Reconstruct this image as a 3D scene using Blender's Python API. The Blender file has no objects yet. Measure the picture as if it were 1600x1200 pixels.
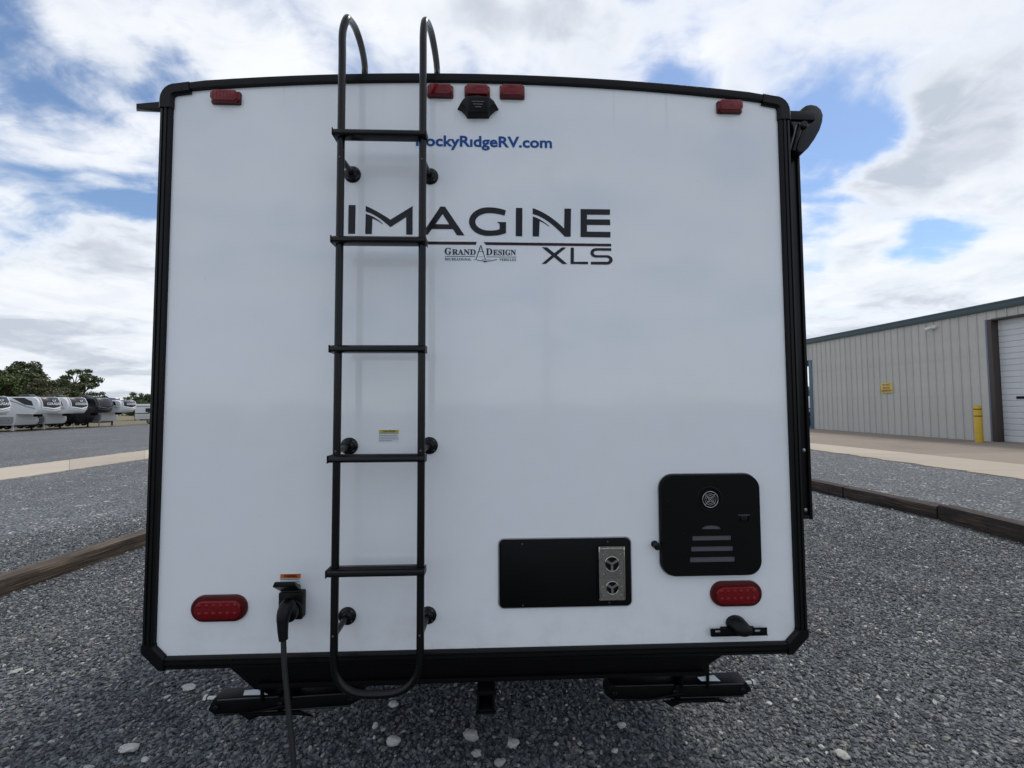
import bpy, bmesh, math, random
import numpy as np
from mathutils import Vector, Matrix, noise as mnoise

R = math.radians
C = bpy.context.scene.collection
sc = bpy.context.scene

# ------------------------------------------------------------------ camera
CAM = Vector((0.04973, -1.64156, 1.56205))
YAW, PITCH, ROLL, FPX = -0.03556, 0.04646, -0.00475, 675.0
_fw = Vector((-math.sin(YAW) * math.cos(PITCH), math.cos(YAW) * math.cos(PITCH), math.sin(PITCH)))
_r0 = Vector((math.cos(YAW), math.sin(YAW), 0))
_u0 = _r0.cross(_fw)
_r = math.cos(ROLL) * _r0 + math.sin(ROLL) * _u0
_u = -math.sin(ROLL) * _r0 + math.cos(ROLL) * _u0
cam_data = bpy.data.cameras.new('camera')
cam = bpy.data.objects.new('camera', cam_data)
C.objects.link(cam)
sc.camera = cam
M = Matrix.Identity(4)
for i in range(3):
    M[i][0], M[i][1], M[i][2], M[i][3] = _r[i], _u[i], -_fw[i], CAM[i]
cam.matrix_world = M
cam_data.sensor_width = 36.0
cam_data.lens = FPX / 1600 * 36
cam_data.clip_start = 0.02
cam_data.clip_end = 3000


def ray(x, y):
    return (_fw + _r * ((x - 800) / FPX) + _u * ((600 - y) / FPX)).normalized()


def at(x, y, Y=0.0):
    """point of the vertical plane at depth Y seen at that place of the photograph"""
    d = ray(x, y)
    return CAM + d * ((Y - CAM.y) / d.y)


def ground_z(x):
    return 0.0075 * x if x > 0 else -0.024 * (math.sqrt(x * x + 9) - 3)


def gp(x, y, dz=0.0):
    """point of the ground seen at that place of the photograph"""
    d = ray(x, y)
    z = 0.0
    for _ in range(30):
        p = CAM + d * ((z + dz - CAM.z) / d.z)
        z = 0.5 * z + 0.5 * ground_z(p.x)
    return p


# ------------------------------------------------------------------ world and sun
SUN_DIR = Vector((0.50, 0.50, 1.20)).normalized()
SUN_EL = math.asin(SUN_DIR.z)
SUN_AZ = math.atan2(SUN_DIR.x, SUN_DIR.y)
world = bpy.data.worlds.new("World")
sc.world = world
world.use_nodes = True
wt = world.node_tree
wt.nodes.clear()


class NT:
    def __init__(s, tree):
        s.t = tree

    def n(s, kind, **kw):
        nd = s.t.nodes.new(kind)
        for k, v in kw.items():
            if k.startswith('i_'):
                key = k[2:]
                nd.inputs[int(key) if key.isdigit() else key.replace('_', ' ')].default_value = v
            else:
                setattr(nd, k, v)
        return nd

    def l(s, a, b):
        s.t.links.new(a, b)

    def put(s, v, inp):
        if isinstance(v, bpy.types.NodeSocket):
            s.l(v, inp)
        else:
            inp.default_value = v

    def m(s, op, a, b=0.0, c=None, clamp=False):
        nd = s.n('ShaderNodeMath', operation=op, use_clamp=clamp)
        s.put(a, nd.inputs[0])
        s.put(b, nd.inputs[1])
        if c is not None:
            s.put(c, nd.inputs[2])
        return nd.outputs[0]

    def v(s, op, a, b=(0, 0, 0)):
        nd = s.n('ShaderNodeVectorMath', operation=op)
        s.put(a, nd.inputs[0])
        if op == 'SCALE':
            s.put(b, nd.inputs['Scale'])
        else:
            s.put(b, nd.inputs[1])
        return nd.outputs['Value' if op in ('LENGTH', 'DOT_PRODUCT', 'DISTANCE') else 'Vector']

    def noise(s, vec, scale, detail=4, rough=0.5, dist=0.0, col=False):
        nd = s.n('ShaderNodeTexNoise')
        if vec is not None:
            s.l(vec, nd.inputs['Vector'])
        nd.inputs['Scale'].default_value = scale
        nd.inputs['Detail'].default_value = detail
        nd.inputs['Roughness'].default_value = rough
        nd.inputs['Distortion'].default_value = dist
        return nd.outputs['Color' if col else 0]

    def ramp(s, fac, stops, interp='LINEAR'):
        nd = s.n('ShaderNodeValToRGB')
        s.put(fac, nd.inputs[0])
        cr = nd.color_ramp
        cr.interpolation = interp
        while len(cr.elements) < len(stops):
            cr.elements.new(0.5)
        for e, (p, c) in zip(cr.elements, stops):
            e.position = p
            e.color = (c, c, c, 1) if not hasattr(c, '__len__') else (*c, 1)
        return nd.outputs[0]

    def mix(s, fac, a, b):
        nd = s.n('ShaderNodeMix', data_type='RGBA')
        s.put(fac, nd.inputs[0])
        for v, i in ((a, 6), (b, 7)):
            if isinstance(v, bpy.types.NodeSocket):
                s.l(v, nd.inputs[i])
            else:
                nd.inputs[i].default_value = (*v, 1) if len(v) == 3 else v
        return nd.outputs[2]

    def smooth(s, x, a, b):
        nd = s.n('ShaderNodeMapRange', interpolation_type='SMOOTHSTEP')
        s.put(x, nd.inputs[0])
        nd.inputs[1].default_value = a
        nd.inputs[2].default_value = b
        return nd.outputs[0]


def build_sky():
    g = NT(wt)
    sky = g.n('ShaderNodeTexSky', sky_type='NISHITA', sun_disc=False, sun_elevation=SUN_EL, sun_rotation=SUN_AZ,
              altitude=100, air_density=1.0, dust_density=0.3, ozone_density=3.0)
    bg = g.n('ShaderNodeBackground')
    g.l(sky.outputs[0], bg.inputs[0])
    bg.inputs[1].default_value = 0.106
    tc = g.n('ShaderNodeTexCoord')
    d = g.v('NORMALIZE', tc.outputs['Generated'])
    sep = g.n('ShaderNodeSeparateXYZ')
    g.l(d, sep.inputs[0])
    z = g.m('MAXIMUM', sep.outputs[2], 0.0)
    zz = g.m('ADD', z, 0.22)
    comb = g.n('ShaderNodeCombineXYZ')
    g.l(g.m('DIVIDE', sep.outputs[0], zz), comb.inputs[0])
    g.l(g.m('DIVIDE', sep.outputs[1], zz), comb.inputs[1])
    g.put(3.7, comb.inputs[2])
    p = comb.outputs[0]
    # domain warp for torn edges
    wn = g.noise(p, 2.2, 4, 0.5, col=True)
    pw = g.v('ADD', p, g.v('SCALE', g.v('SUBTRACT', wn, (0.5, 0.5, 0.5)), 0.34))
    n1 = g.noise(pw, 1.5, 3, 0.5)
    n2 = g.noise(pw, 3.6, 9, 0.57)
    # high wisps drawn out along one direction
    mp = g.n('ShaderNodeMapping')
    g.l(pw, mp.inputs[0])
    mp.inputs['Rotation'].default_value = (0, 0, R(-38))
    mp.inputs['Scale'].default_value = (0.8, 2.9, 1)
    n3 = g.noise(mp.outputs[0], 1.8, 8, 0.56)
    # where the banks (+) and the gaps (-) stand in the sky
    blobs = [
        ((20, 60), .10, -.19), ((75, 130), .07, -.15), ((240, 105), .055, -.20), ((285, 128), .05, -.17), ((205, 128), .04, -.14), ((50, 268), .06, -.20), ((115, 283), .05, -.18), ((0, 150), .06, -.08),
        ((232, 325), .05, -.20), ((195, 300), .045, -.13), ((90, 385), .05, -.16), ((10, 345), .06, -.14), ((335, 25), .05, -.05),
        ((105, 15), .05, .14), ((140, 50), .05, .15), ((180, 95), .045, .15), ((235, 8), .06, .15), ((300, 40), .07, .16), ((370, 70), .07, .16), ((430, 100), .06, .14), ((480, 50), .07, .08),
        ((110, 125), .045, .10), ((165, 160), .05, .14), ((215, 195), .05, .14), ((10, 185), .04, .14), ((60, 210), .045, .15), ((110, 235), .045, .14), ((170, 250), .07, .09), ((150, 290), .05, .06),
        ((20, 440), .10, .16), ((100, 430), .09, .15), ((215, 355), .05, .18), ((200, 440), .10, .16), ((60, 330), .07, .06), ((140, 375), .05, .08), ((60, 540), .14, .14), ((200, 550), .14, .14),
        ((560, 100), .04, -.10), ((600, 60), .05, .08), ((700, 60), .06, .04), ((740, 105), .05, -.13), ((800, 30), .10, .12), ((860, 60), .08, .10),
        ((590, 10), .05, -.03), ((690, 110), .04, .10), ((760, 60), .05, -.06),
        ((1052, 100), .045, -.24), ((1090, 118), .04, -.18), ((1180, 95), .04, -.12), ((1230, 115), .05, -.13), ((1300, 135), .05, -.14), ((1345, 110), .04, -.12), ((1160, 140), .05, .12), ((960, 80), .08, .10), ((1130, 40), .10, .10),
        ((1320, 60), .12, .13), ((1520, 120), .22, .17), ((1450, 220), .10, .12),
        ((1290, 215), .055, -.25), ((1340, 200), .05, -.22), ((1300, 255), .05, -.25), ((1370, 230), .045, -.16), ((1262, 290), .04, -.15), ((1335, 145), .04, .08),
        ((1340, 320), .08, .15), ((1275, 400), .05, .10), ((1440, 300), .06, .12), ((1468, 240), .035, -.10),
        ((1425, 385), .042, -.30), ((1470, 378), .042, -.30), ((1340, 420), .05, .12), ((1560, 300), .12, .14), ((1350, 490), .14, .18), ((1560, 420), .12, .14), ((1270, 340), .025, -.16)]
    dwn = g.noise(d, 7.0, 5, 0.55, col=True)
    dw = g.v('NORMALIZE', g.v('ADD', d, g.v('SCALE', g.v('SUBTRACT', dwn, (0.5, 0.5, 0.5)), 0.15)))
    bias = None
    for (px, py), s_, a_ in blobs:
        dot = g.v('DOT_PRODUCT', dw, tuple(ray(px, py)))
        k = 2.0 / (s_ * s_)
        e = g.m('EXPONENT', g.m('MULTIPLY_ADD', dot, k, -k))
        bias = g.m('MULTIPLY', e, a_) if bias is None else g.m('MULTIPLY_ADD', e, a_, bias)
    dens = g.m('ADD', g.m('MULTIPLY', n1, 0.45), g.m('MULTIPLY', n2, 0.55))
    dens = g.m('ADD', dens, g.m('MULTIPLY_ADD', n3, 0.55, -0.075))
    dens = g.m('MULTIPLY_ADD', dens, 1.5, -0.35)
    dens = g.m('MULTIPLY_ADD', bias, 0.80, dens)
    low = g.smooth(z, 0.30, 0.0)
    dens = g.m('ADD', dens, g.m('MULTIPLY', low, 0.06))
    mask = g.smooth(dens, 0.50, 0.86)
    thick = g.smooth(dens, 0.70, 0.98)
    # billow light and shade, the thick middles greyer
    bil = g.noise(pw, 2.6, 8, 0.52)
    fine = g.noise(pw, 7.0, 6, 0.52)
    shade = g.m('ADD', g.m('MULTIPLY', g.smooth(bil, 0.42, 0.64), 0.72), g.m('MULTIPLY', g.smooth(fine, 0.35, 0.7), 0.25))
    grey = g.m('MULTIPLY', thick, shade, clamp=True)
    gp1 = g.v('DOT_PRODUCT', dw, tuple(ray(1520, 110)))
    bank = g.m('EXPONENT', g.m('MULTIPLY_ADD', gp1, 50.0, -50.0))
    grey = g.m('MULTIPLY_ADD', bank, 0.26, grey, clamp=True)
    far = g.smooth(z, 0.30, 0.02)
    grey = g.m('ADD', grey, g.m('MULTIPLY', far, 0.20), clamp=True)
    colr = g.ramp(grey, [(0.0, (0.92, 0.945, 0.985)), (0.45, (0.76, 0.80, 0.86)), (1.0, (0.53, 0.58, 0.66))])
    bg2 = g.n('ShaderNodeBackground')
    g.l(colr, bg2.inputs[0])
    bg2.inputs[1].default_value = 0.78
    ms = g.n('ShaderNodeMixShader')
    g.l(g.m('MULTIPLY', mask, 0.97), ms.inputs[0])
    g.l(bg.outputs[0], ms.inputs[1])
    g.l(bg2.outputs[0], ms.inputs[2])
    out = g.n('ShaderNodeOutputWorld')
    g.l(ms.outputs[0], out.inputs[0])


build_sky()

sun_data = bpy.data.lights.new('sun', 'SUN')
sun_data.energy = 1.5
sun_data.angle = R(14)
sun_data.color = (1.0, 0.95, 0.88)
sun = bpy.data.objects.new('sun', sun_data)
C.objects.link(sun)
sun.rotation_euler = (-SUN_DIR).to_track_quat('-Z', 'Y').to_euler()
sun.location = (8, 12, 20)

sc.view_settings.view_transform = 'Standard'
sc.view_settings.look = 'None'
sc.view_settings.exposure = 0.47
sc.view_settings.gamma = 1.0
sc.view_settings.use_curve_mapping = False
sc.render.engine = 'CYCLES'
sc.cycles.use_denoising = True
sc.cycles.max_bounces = 6
sc.cycles.use_adaptive_sampling = True

# ------------------------------------------------------------------ materials
MATS = {}


def mat(name, col, rough=0.5, metal=0.0, spec=0.5, var=0.0, vscale=6.0, bump=0.0, bscale=40.0, coat=0.0, dirt=0.0, obj_var=0.0):
    if name in MATS:
        return MATS[name]
    m = bpy.data.materials.new(name)
    m.use_nodes = True
    g = NT(m.node_tree)
    b = m.node_tree.nodes['Principled BSDF']
    b.inputs['Roughness'].default_value = rough
    b.inputs['Metallic'].default_value = metal
    b.inputs['Specular IOR Level'].default_value = spec
    b.inputs['Coat Weight'].default_value = coat
    b.inputs['Coat Roughness'].default_value = 0.06
    tc = g.n('ShaderNodeTexCoord')
    c = None
    if var or dirt or obj_var:
        f = g.noise(tc.outputs['Object'], vscale, 5, 0.6)
        k = g.m('ADD', g.m('MULTIPLY', g.m('SUBTRACT', f, 0.5), var * 2), 1.0)
        if obj_var:
            oi = g.n('ShaderNodeObjectInfo')
            k = g.m('MULTIPLY', k, g.m('ADD', g.m('MULTIPLY', oi.outputs['Random'], obj_var * 2), 1.0 - obj_var))
        cc = g.v('SCALE', (col[0], col[1], col[2]), k)
        if dirt:
            df = g.smooth(g.noise(tc.outputs['Object'], vscale * 0.7, 6, 0.7), 0.52, 0.72)
            cc = g.mix(g.m('MULTIPLY', df, dirt), cc, (0.16, 0.14, 0.11))
        g.l(cc, b.inputs['Base Color'])
        rr = g.m('ADD', g.m('MULTIPLY', f, 0.16), rough - 0.08, clamp=True)
        g.l(rr, b.inputs['Roughness'])
    else:
        b.inputs['Base Color'].default_value = (*col, 1)
    if bump:
        bn = g.n('ShaderNodeBump')
        bn.inputs['Strength'].default_value = bump
        bn.inputs['Distance'].default_value = 0.004
        g.l(g.noise(tc.outputs['Object'], bscale, 4, 0.6), bn.inputs['Height'])
        g.l(bn.outputs[0], b.inputs['Normal'])
    MATS[name] = m
    return m


def panel_material():
    m = bpy.data.materials.new('white_fibreglass')
    m.use_nodes = True
    g = NT(m.node_tree)
    b = m.node_tree.nodes['Principled BSDF']
    tc = g.n('ShaderNodeTexCoord')
    o = tc.outputs['Object']
    f = g.noise(o, 1.3, 4, 0.6)
    base = g.mix(g.smooth(f, 0.35, 0.65), (0.82, 0.84, 0.865), (0.84, 0.86, 0.88))
    # rain streaks running down from the top edge and the lamps
    mp = g.n('ShaderNodeMapping')
    g.l(o, mp.inputs[0])
    mp.inputs['Scale'].default_value = (38, 1, 1.6)
    st = g.noise(mp.outputs[0], 1.0, 4, 0.6)
    sep = g.n('ShaderNodeSeparateXYZ')
    g.l(o, sep.inputs[0])
    top = g.smooth(sep.outputs[2], 2.55, 2.86)
    low = g.smooth(sep.outputs[2], 0.95, 0.62)
    streak = g.m('MULTIPLY', g.smooth(st, 0.56, 0.74), g.m('MULTIPLY', top, 0.24))
    col = g.mix(streak, base, (0.30, 0.30, 0.28))
    dust = g.m('MULTIPLY', g.smooth(g.noise(o, 5.0, 6, 0.7), 0.42, 0.75), g.m('ADD', g.m('MULTIPLY', low, 0.22), 0.045))
    col = g.mix(dust, col, (0.42, 0.39, 0.34))
    speck = g.smooth(g.noise(o, 60, 2, 0.5), 0.76, 0.80)
    col = g.mix(g.m('MULTIPLY', speck, 0.35), col, (0.2, 0.19, 0.17))
    g.l(col, b.inputs['Base Color'])
    rr = g.m('ADD', g.m('MULTIPLY', g.noise(o, 2.2, 5, 0.6), 0.10), 0.035)
    g.l(rr, b.inputs['Roughness'])
    b.inputs['Specular IOR Level'].default_value = 0.72
    bn = g.n('ShaderNodeBump')
    bn.inputs['Strength'].default_value = 0.35
    bn.inputs['Distance'].default_value = 0.012
    g.l(g.noise(o, 2.2, 2, 0.45), bn.inputs['Height'])
    g.l(bn.outputs[0], b.inputs['Normal'])
    return m


def gravel_ground_material():
    m = bpy.data.materials.new('gravel_ground')
    m.use_nodes = True
    g = NT(m.node_tree)
    b = m.node_tree.nodes['Principled BSDF']
    b.inputs['Roughness'].default_value = 0.85
    tc = g.n('ShaderNodeTexCoord')
    o = tc.outputs['Object']
    warp = g.v('ADD', o, g.v('SCALE', g.noise(o, 30, 2, 0.5, col=True), 0.02))
    v1 = g.n('ShaderNodeTexVoronoi', i_Scale=34.0)
    g.l(warp, v1.inputs['Vector'])
    v2 = g.n('ShaderNodeTexVoronoi', i_Scale=11.0)
    g.l(warp, v2.inputs['Vector'])
    s1 = g.n('ShaderNodeSeparateColor')
    g.l(v1.outputs['Color'], s1.inputs[0])
    s2 = g.n('ShaderNodeSeparateColor')
    g.l(v2.outputs['Color'], s2.inputs[0])
    c = g.ramp(s1.outputs[0], [(0.0, (0.09, 0.101, 0.111)), (0.45, (0.145, 0.16, 0.172)), (0.8, (0.21, 0.225, 0.236)),
                               (0.955, (0.23, 0.235, 0.235)), (0.97, (0.50, 0.48, 0.44)), (1.0, (0.62, 0.60, 0.56))])
    c = g.mix(g.smooth(s2.outputs[1], 0.975, 0.98), c, (0.50, 0.49, 0.46))
    big = g.noise(o, 0.35, 5, 0.6)
    c = g.v('MULTIPLY', c, g.mix(g.smooth(big, 0.35, 0.7), (0.84, 0.84, 0.84), (1.14, 1.14, 1.13)))
    # tracks: long faint dusty streaks where vehicles drive
    mp = g.n('ShaderNodeMapping')
    g.l(o, mp.inputs[0])
    mp.inputs['Scale'].default_value = (0.55, 0.045, 1)
    tr = g.smooth(g.noise(mp.outputs[0], 1.0, 4, 0.6), 0.52, 0.68)
    c = g.mix(g.m('MULTIPLY', tr, 0.22), c, (0.26, 0.255, 0.24))
    gap = g.smooth(v1.outputs['Distance'], 0.75, 0.30)
    c = g.mix(g.m('SUBTRACT', 1.0, gap), c, (0.03, 0.033, 0.036))
    # soil and grass past the lot
    sep = g.n('ShaderNodeSeparateXYZ')
    g.l(o, sep.inputs[0])
    edge = g.m('ADD', sep.outputs[0], g.m('MULTIPLY', g.noise(o, 0.4, 3), 2.0))
    isgrass = g.m('SUBTRACT', 1.0, g.smooth(edge, -52.0, -50.2))
    gr = g.ramp(g.noise(o, 2.0, 6, 0.7), [(0.3, (0.085, 0.08, 0.045)), (0.55, (0.17, 0.145, 0.085)), (0.75, (0.26, 0.215, 0.14))])
    c = g.mix(isgrass, c, gr)
    g.l(c, b.inputs['Base Color'])
    h = g.m('MULTIPLY', g.m('SUBTRACT', 1.0, v1.outputs['Distance']), 1.0)
    h = g.m('ADD', h, g.m('MULTIPLY', s1.outputs[1], 0.5))
    bn = g.n('ShaderNodeBump')
    bn.inputs['Strength'].default_value = 0.9
    bn.inputs['Distance'].default_value = 0.012
    g.l(h, bn.inputs['Height'])
    g.l(bn.outputs[0], b.inputs['Normal'])
    return m


def stone_material(name, stops, var=0.12):
    m = bpy.data.materials.new(name)
    m.use_nodes = True
    g = NT(m.node_tree)
    b = m.node_tree.nodes['Principled BSDF']
    b.inputs['Roughness'].default_value = 0.7
    oi = g.n('ShaderNodeObjectInfo')
    c = g.ramp(oi.outputs['Random'], stops)
    tc = g.n('ShaderNodeTexCoord')
    f = g.noise(tc.outputs['Object'], 45, 4, 0.6)
    c = g.v('SCALE', c, g.m('ADD', g.m('MULTIPLY', f, 0.9), 0.5))
    # dusty and damp patches that run over many stones
    geo = g.n('ShaderNodeNewGeometry')
    pn = g.noise(geo.outputs['Position'], 1.3, 5, 0.6)
    c = g.v('SCALE', c, g.m('ADD', g.m('MULTIPLY', g.smooth(pn, 0.3, 0.7), 0.34), 0.80))
    dust = g.smooth(g.noise(geo.outputs['Position'], 2.7, 5, 0.65), 0.58, 0.74)
    c = g.mix(g.m('MULTIPLY', dust, 0.38), c, (0.22, 0.20, 0.16))
    g.l(c, b.inputs['Base Color'])
    bn = g.n('ShaderNodeBump')
    bn.inputs['Strength'].default_value = 0.5
    bn.inputs['Distance'].default_value = 0.003
    g.l(g.noise(tc.outputs['Object'], 120, 4, 0.6), bn.inputs['Height'])
    g.l(bn.outputs[0], b.inputs['Normal'])
    return m


def wood_material(name, cols, along='Y'):
    m = bpy.data.materials.new(name)
    m.use_nodes = True
    g = NT(m.node_tree)
    b = m.node_tree.nodes['Principled BSDF']
    b.inputs['Roughness'].default_value = 0.85
    tc = g.n('ShaderNodeTexCoord')
    mp = g.n('ShaderNodeMapping')
    g.l(tc.outputs['Object'], mp.inputs[0])
    mp.inputs['Scale'].default_value = (34, 1.5, 34)
    f = g.noise(mp.outputs[0], 1.4, 7, 0.68, 0.4)
    c = g.ramp(f, [(0.30, cols[0]), (0.52, cols[1]), (0.70, cols[2])])
    blot = g.smooth(g.noise(tc.outputs['Object'], 3.5, 5, 0.6), 0.48, 0.62)
    c = g.mix(g.m('MULTIPLY', blot, 0.45), c, cols[0])
    g.l(c, b.inputs['Base Color'])
    bn = g.n('ShaderNodeBump')
    bn.inputs['Strength'].default_value = 1.0
    bn.inputs['Distance'].default_value = 0.015
    g.l(f, bn.inputs['Height'])
    g.l(bn.outputs[0], b.inputs['Normal'])
    return m


def concrete_material(name, a, bcol, stain):
    m = bpy.data.materials.new(name)
    m.use_nodes = True
    g = NT(m.node_tree)
    b = m.node_tree.nodes['Principled BSDF']
    b.inputs['Roughness'].default_value = 0.88
    tc = g.n('ShaderNodeTexCoord')
    o = tc.outputs['Object']
    c = g.mix(g.noise(o, 1.1, 6, 0.65), a, bcol)
    c = g.v('SCALE', c, g.m('ADD', g.m('MULTIPLY', g.noise(o, 70, 3, 0.6), 0.3), 0.85))
    c = g.mix(g.m('MULTIPLY', g.smooth(g.noise(o, 0.55, 5, 0.6), 0.5, 0.7), stain), c, (0.16, 0.135, 0.105))
    oi = g.n('ShaderNodeObjectInfo')
    c = g.v('SCALE', c, g.m('ADD', g.m('MULTIPLY', oi.outputs['Random'], 0.16), 0.92))
    g.l(c, b.inputs['Base Color'])
    bn = g.n('ShaderNodeBump')
    bn.inputs['Strength'].default_value = 0.3
    bn.inputs['Distance'].default_value = 0.004
    g.l(g.noise(o, 60, 4, 0.6), bn.inputs['Height'])
    g.l(bn.outputs[0], b.inputs['Normal'])
    return m


def leaf_material(name, a, bcol):
    m = bpy.data.materials.new(name)
    m.use_nodes = True
    g = NT(m.node_tree)
    b = m.node_tree.nodes['Principled BSDF']
    b.inputs['Roughness'].default_value = 0.6
    tc = g.n('ShaderNodeTexCoord')
    f = g.noise(tc.outputs['Object'], 0.9, 3, 0.6)
    f2 = g.noise(tc.outputs['Object'], 7.0, 2, 0.6)
    c = g.mix(g.smooth(g.m('ADD', g.m('MULTIPLY', f, 0.6), g.m('MULTIPLY', f2, 0.4)), 0.36, 0.64), a, bcol)
    g.l(c, b.inputs['Base Color'])
    return m


PANEL = panel_material()
TRIM = mat('black_trim', (0.004, 0.004, 0.0045), 0.34, spec=0.2, var=0.15, vscale=12, bump=0.15, bscale=30)
PLASTIC = mat('black_plastic', (0.004, 0.004, 0.0045), 0.40, spec=0.22, var=0.2, vscale=20, bump=0.15, bscale=200)
POWDER = mat('black_powder_coat', (0.003, 0.003, 0.0035), 0.25, spec=0.3, var=0.2, vscale=18, bump=0.12, bscale=160)
SATIN = mat('satin_black_panel', (0.003, 0.003, 0.0035), 0.45, spec=0.14, var=0.15, vscale=5)
FRAME = mat('black_frame_steel', (0.0035, 0.0035, 0.004), 0.55, spec=0.12, var=0.3, vscale=8, bump=0.3, bscale=50)
DULLGREY = mat('dull_grey_metal', (0.085, 0.085, 0.095), 0.5, var=0.15)
SCREW = mat('zinc_screw', (0.36, 0.36, 0.35), 0.3, metal=1.0)
CHROME = mat('chrome_vent', (0.42, 0.40, 0.36), 0.10, metal=1.0, var=0.4, vscale=40, bump=0.3, bscale=60)
HOLE = mat('dark_hole', (0.003, 0.003, 0.003), 0.9)
REDBASE = mat('red_lens_rim', (0.07, 0.002, 0.003), 0.2, spec=0.35)
REDLENS = mat('red_lens', (0.155, 0.002, 0.004), 0.13, spec=0.4, var=0.22, vscale=40)
REDDEEP = mat('red_reflector', (0.22, 0.003, 0.006), 0.3, spec=0.3)
INK = mat('charcoal_vinyl', (0.010, 0.010, 0.012), 0.22, spec=0.3)
MAROON = mat('maroon_vinyl', (0.045, 0.006, 0.008), 0.25, spec=0.3)
NAVY = mat('blue_vinyl', (0.004, 0.065, 0.28), 0.3, spec=0.3)
LOGO = mat('grey_blue_print', (0.028, 0.036, 0.05), 0.4, spec=0.3)
STICKER = mat('white_sticker', (0.68, 0.72, 0.76), 0.35)
YELLOWS = mat('yellow_sticker', (0.50, 0.40, 0.03), 0.4)
ORANGE = mat('orange_sticker', (0.55, 0.13, 0.02), 0.4)
GREYPRINT = mat('grey_print', (0.20, 0.23, 0.28), 0.5)
CORDM = mat('black_rubber', (0.018, 0.018, 0.019), 0.5, bump=0.2, bscale=300)
TYRE = mat('tyre_rubber', (0.014, 0.014, 0.014), 0.8)
ALLOY = mat('wheel_rim', (0.35, 0.35, 0.36), 0.35, metal=0.8)
RVWHITE = mat('rv_gelcoat', (0.74, 0.75, 0.76), 0.25, var=0.05)
RVGREY = mat('rv_cool_grey', (0.30, 0.32, 0.35), 0.3, var=0.05)
RVBLACK = mat('rv_black', (0.010, 0.010, 0.012), 0.25, var=0.1)
CAPDARK = mat('rv_dark_cap', (0.022, 0.023, 0.027), 0.22, spec=0.4, var=0.2, vscale=1.0)
GLASS = mat('dark_glass', (0.008, 0.009, 0.011), 0.06)
ROOFM = mat('rv_roof', (0.5, 0.5, 0.5), 0.7)

# ------------------------------------------------------------------ mesh helpers


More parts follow.
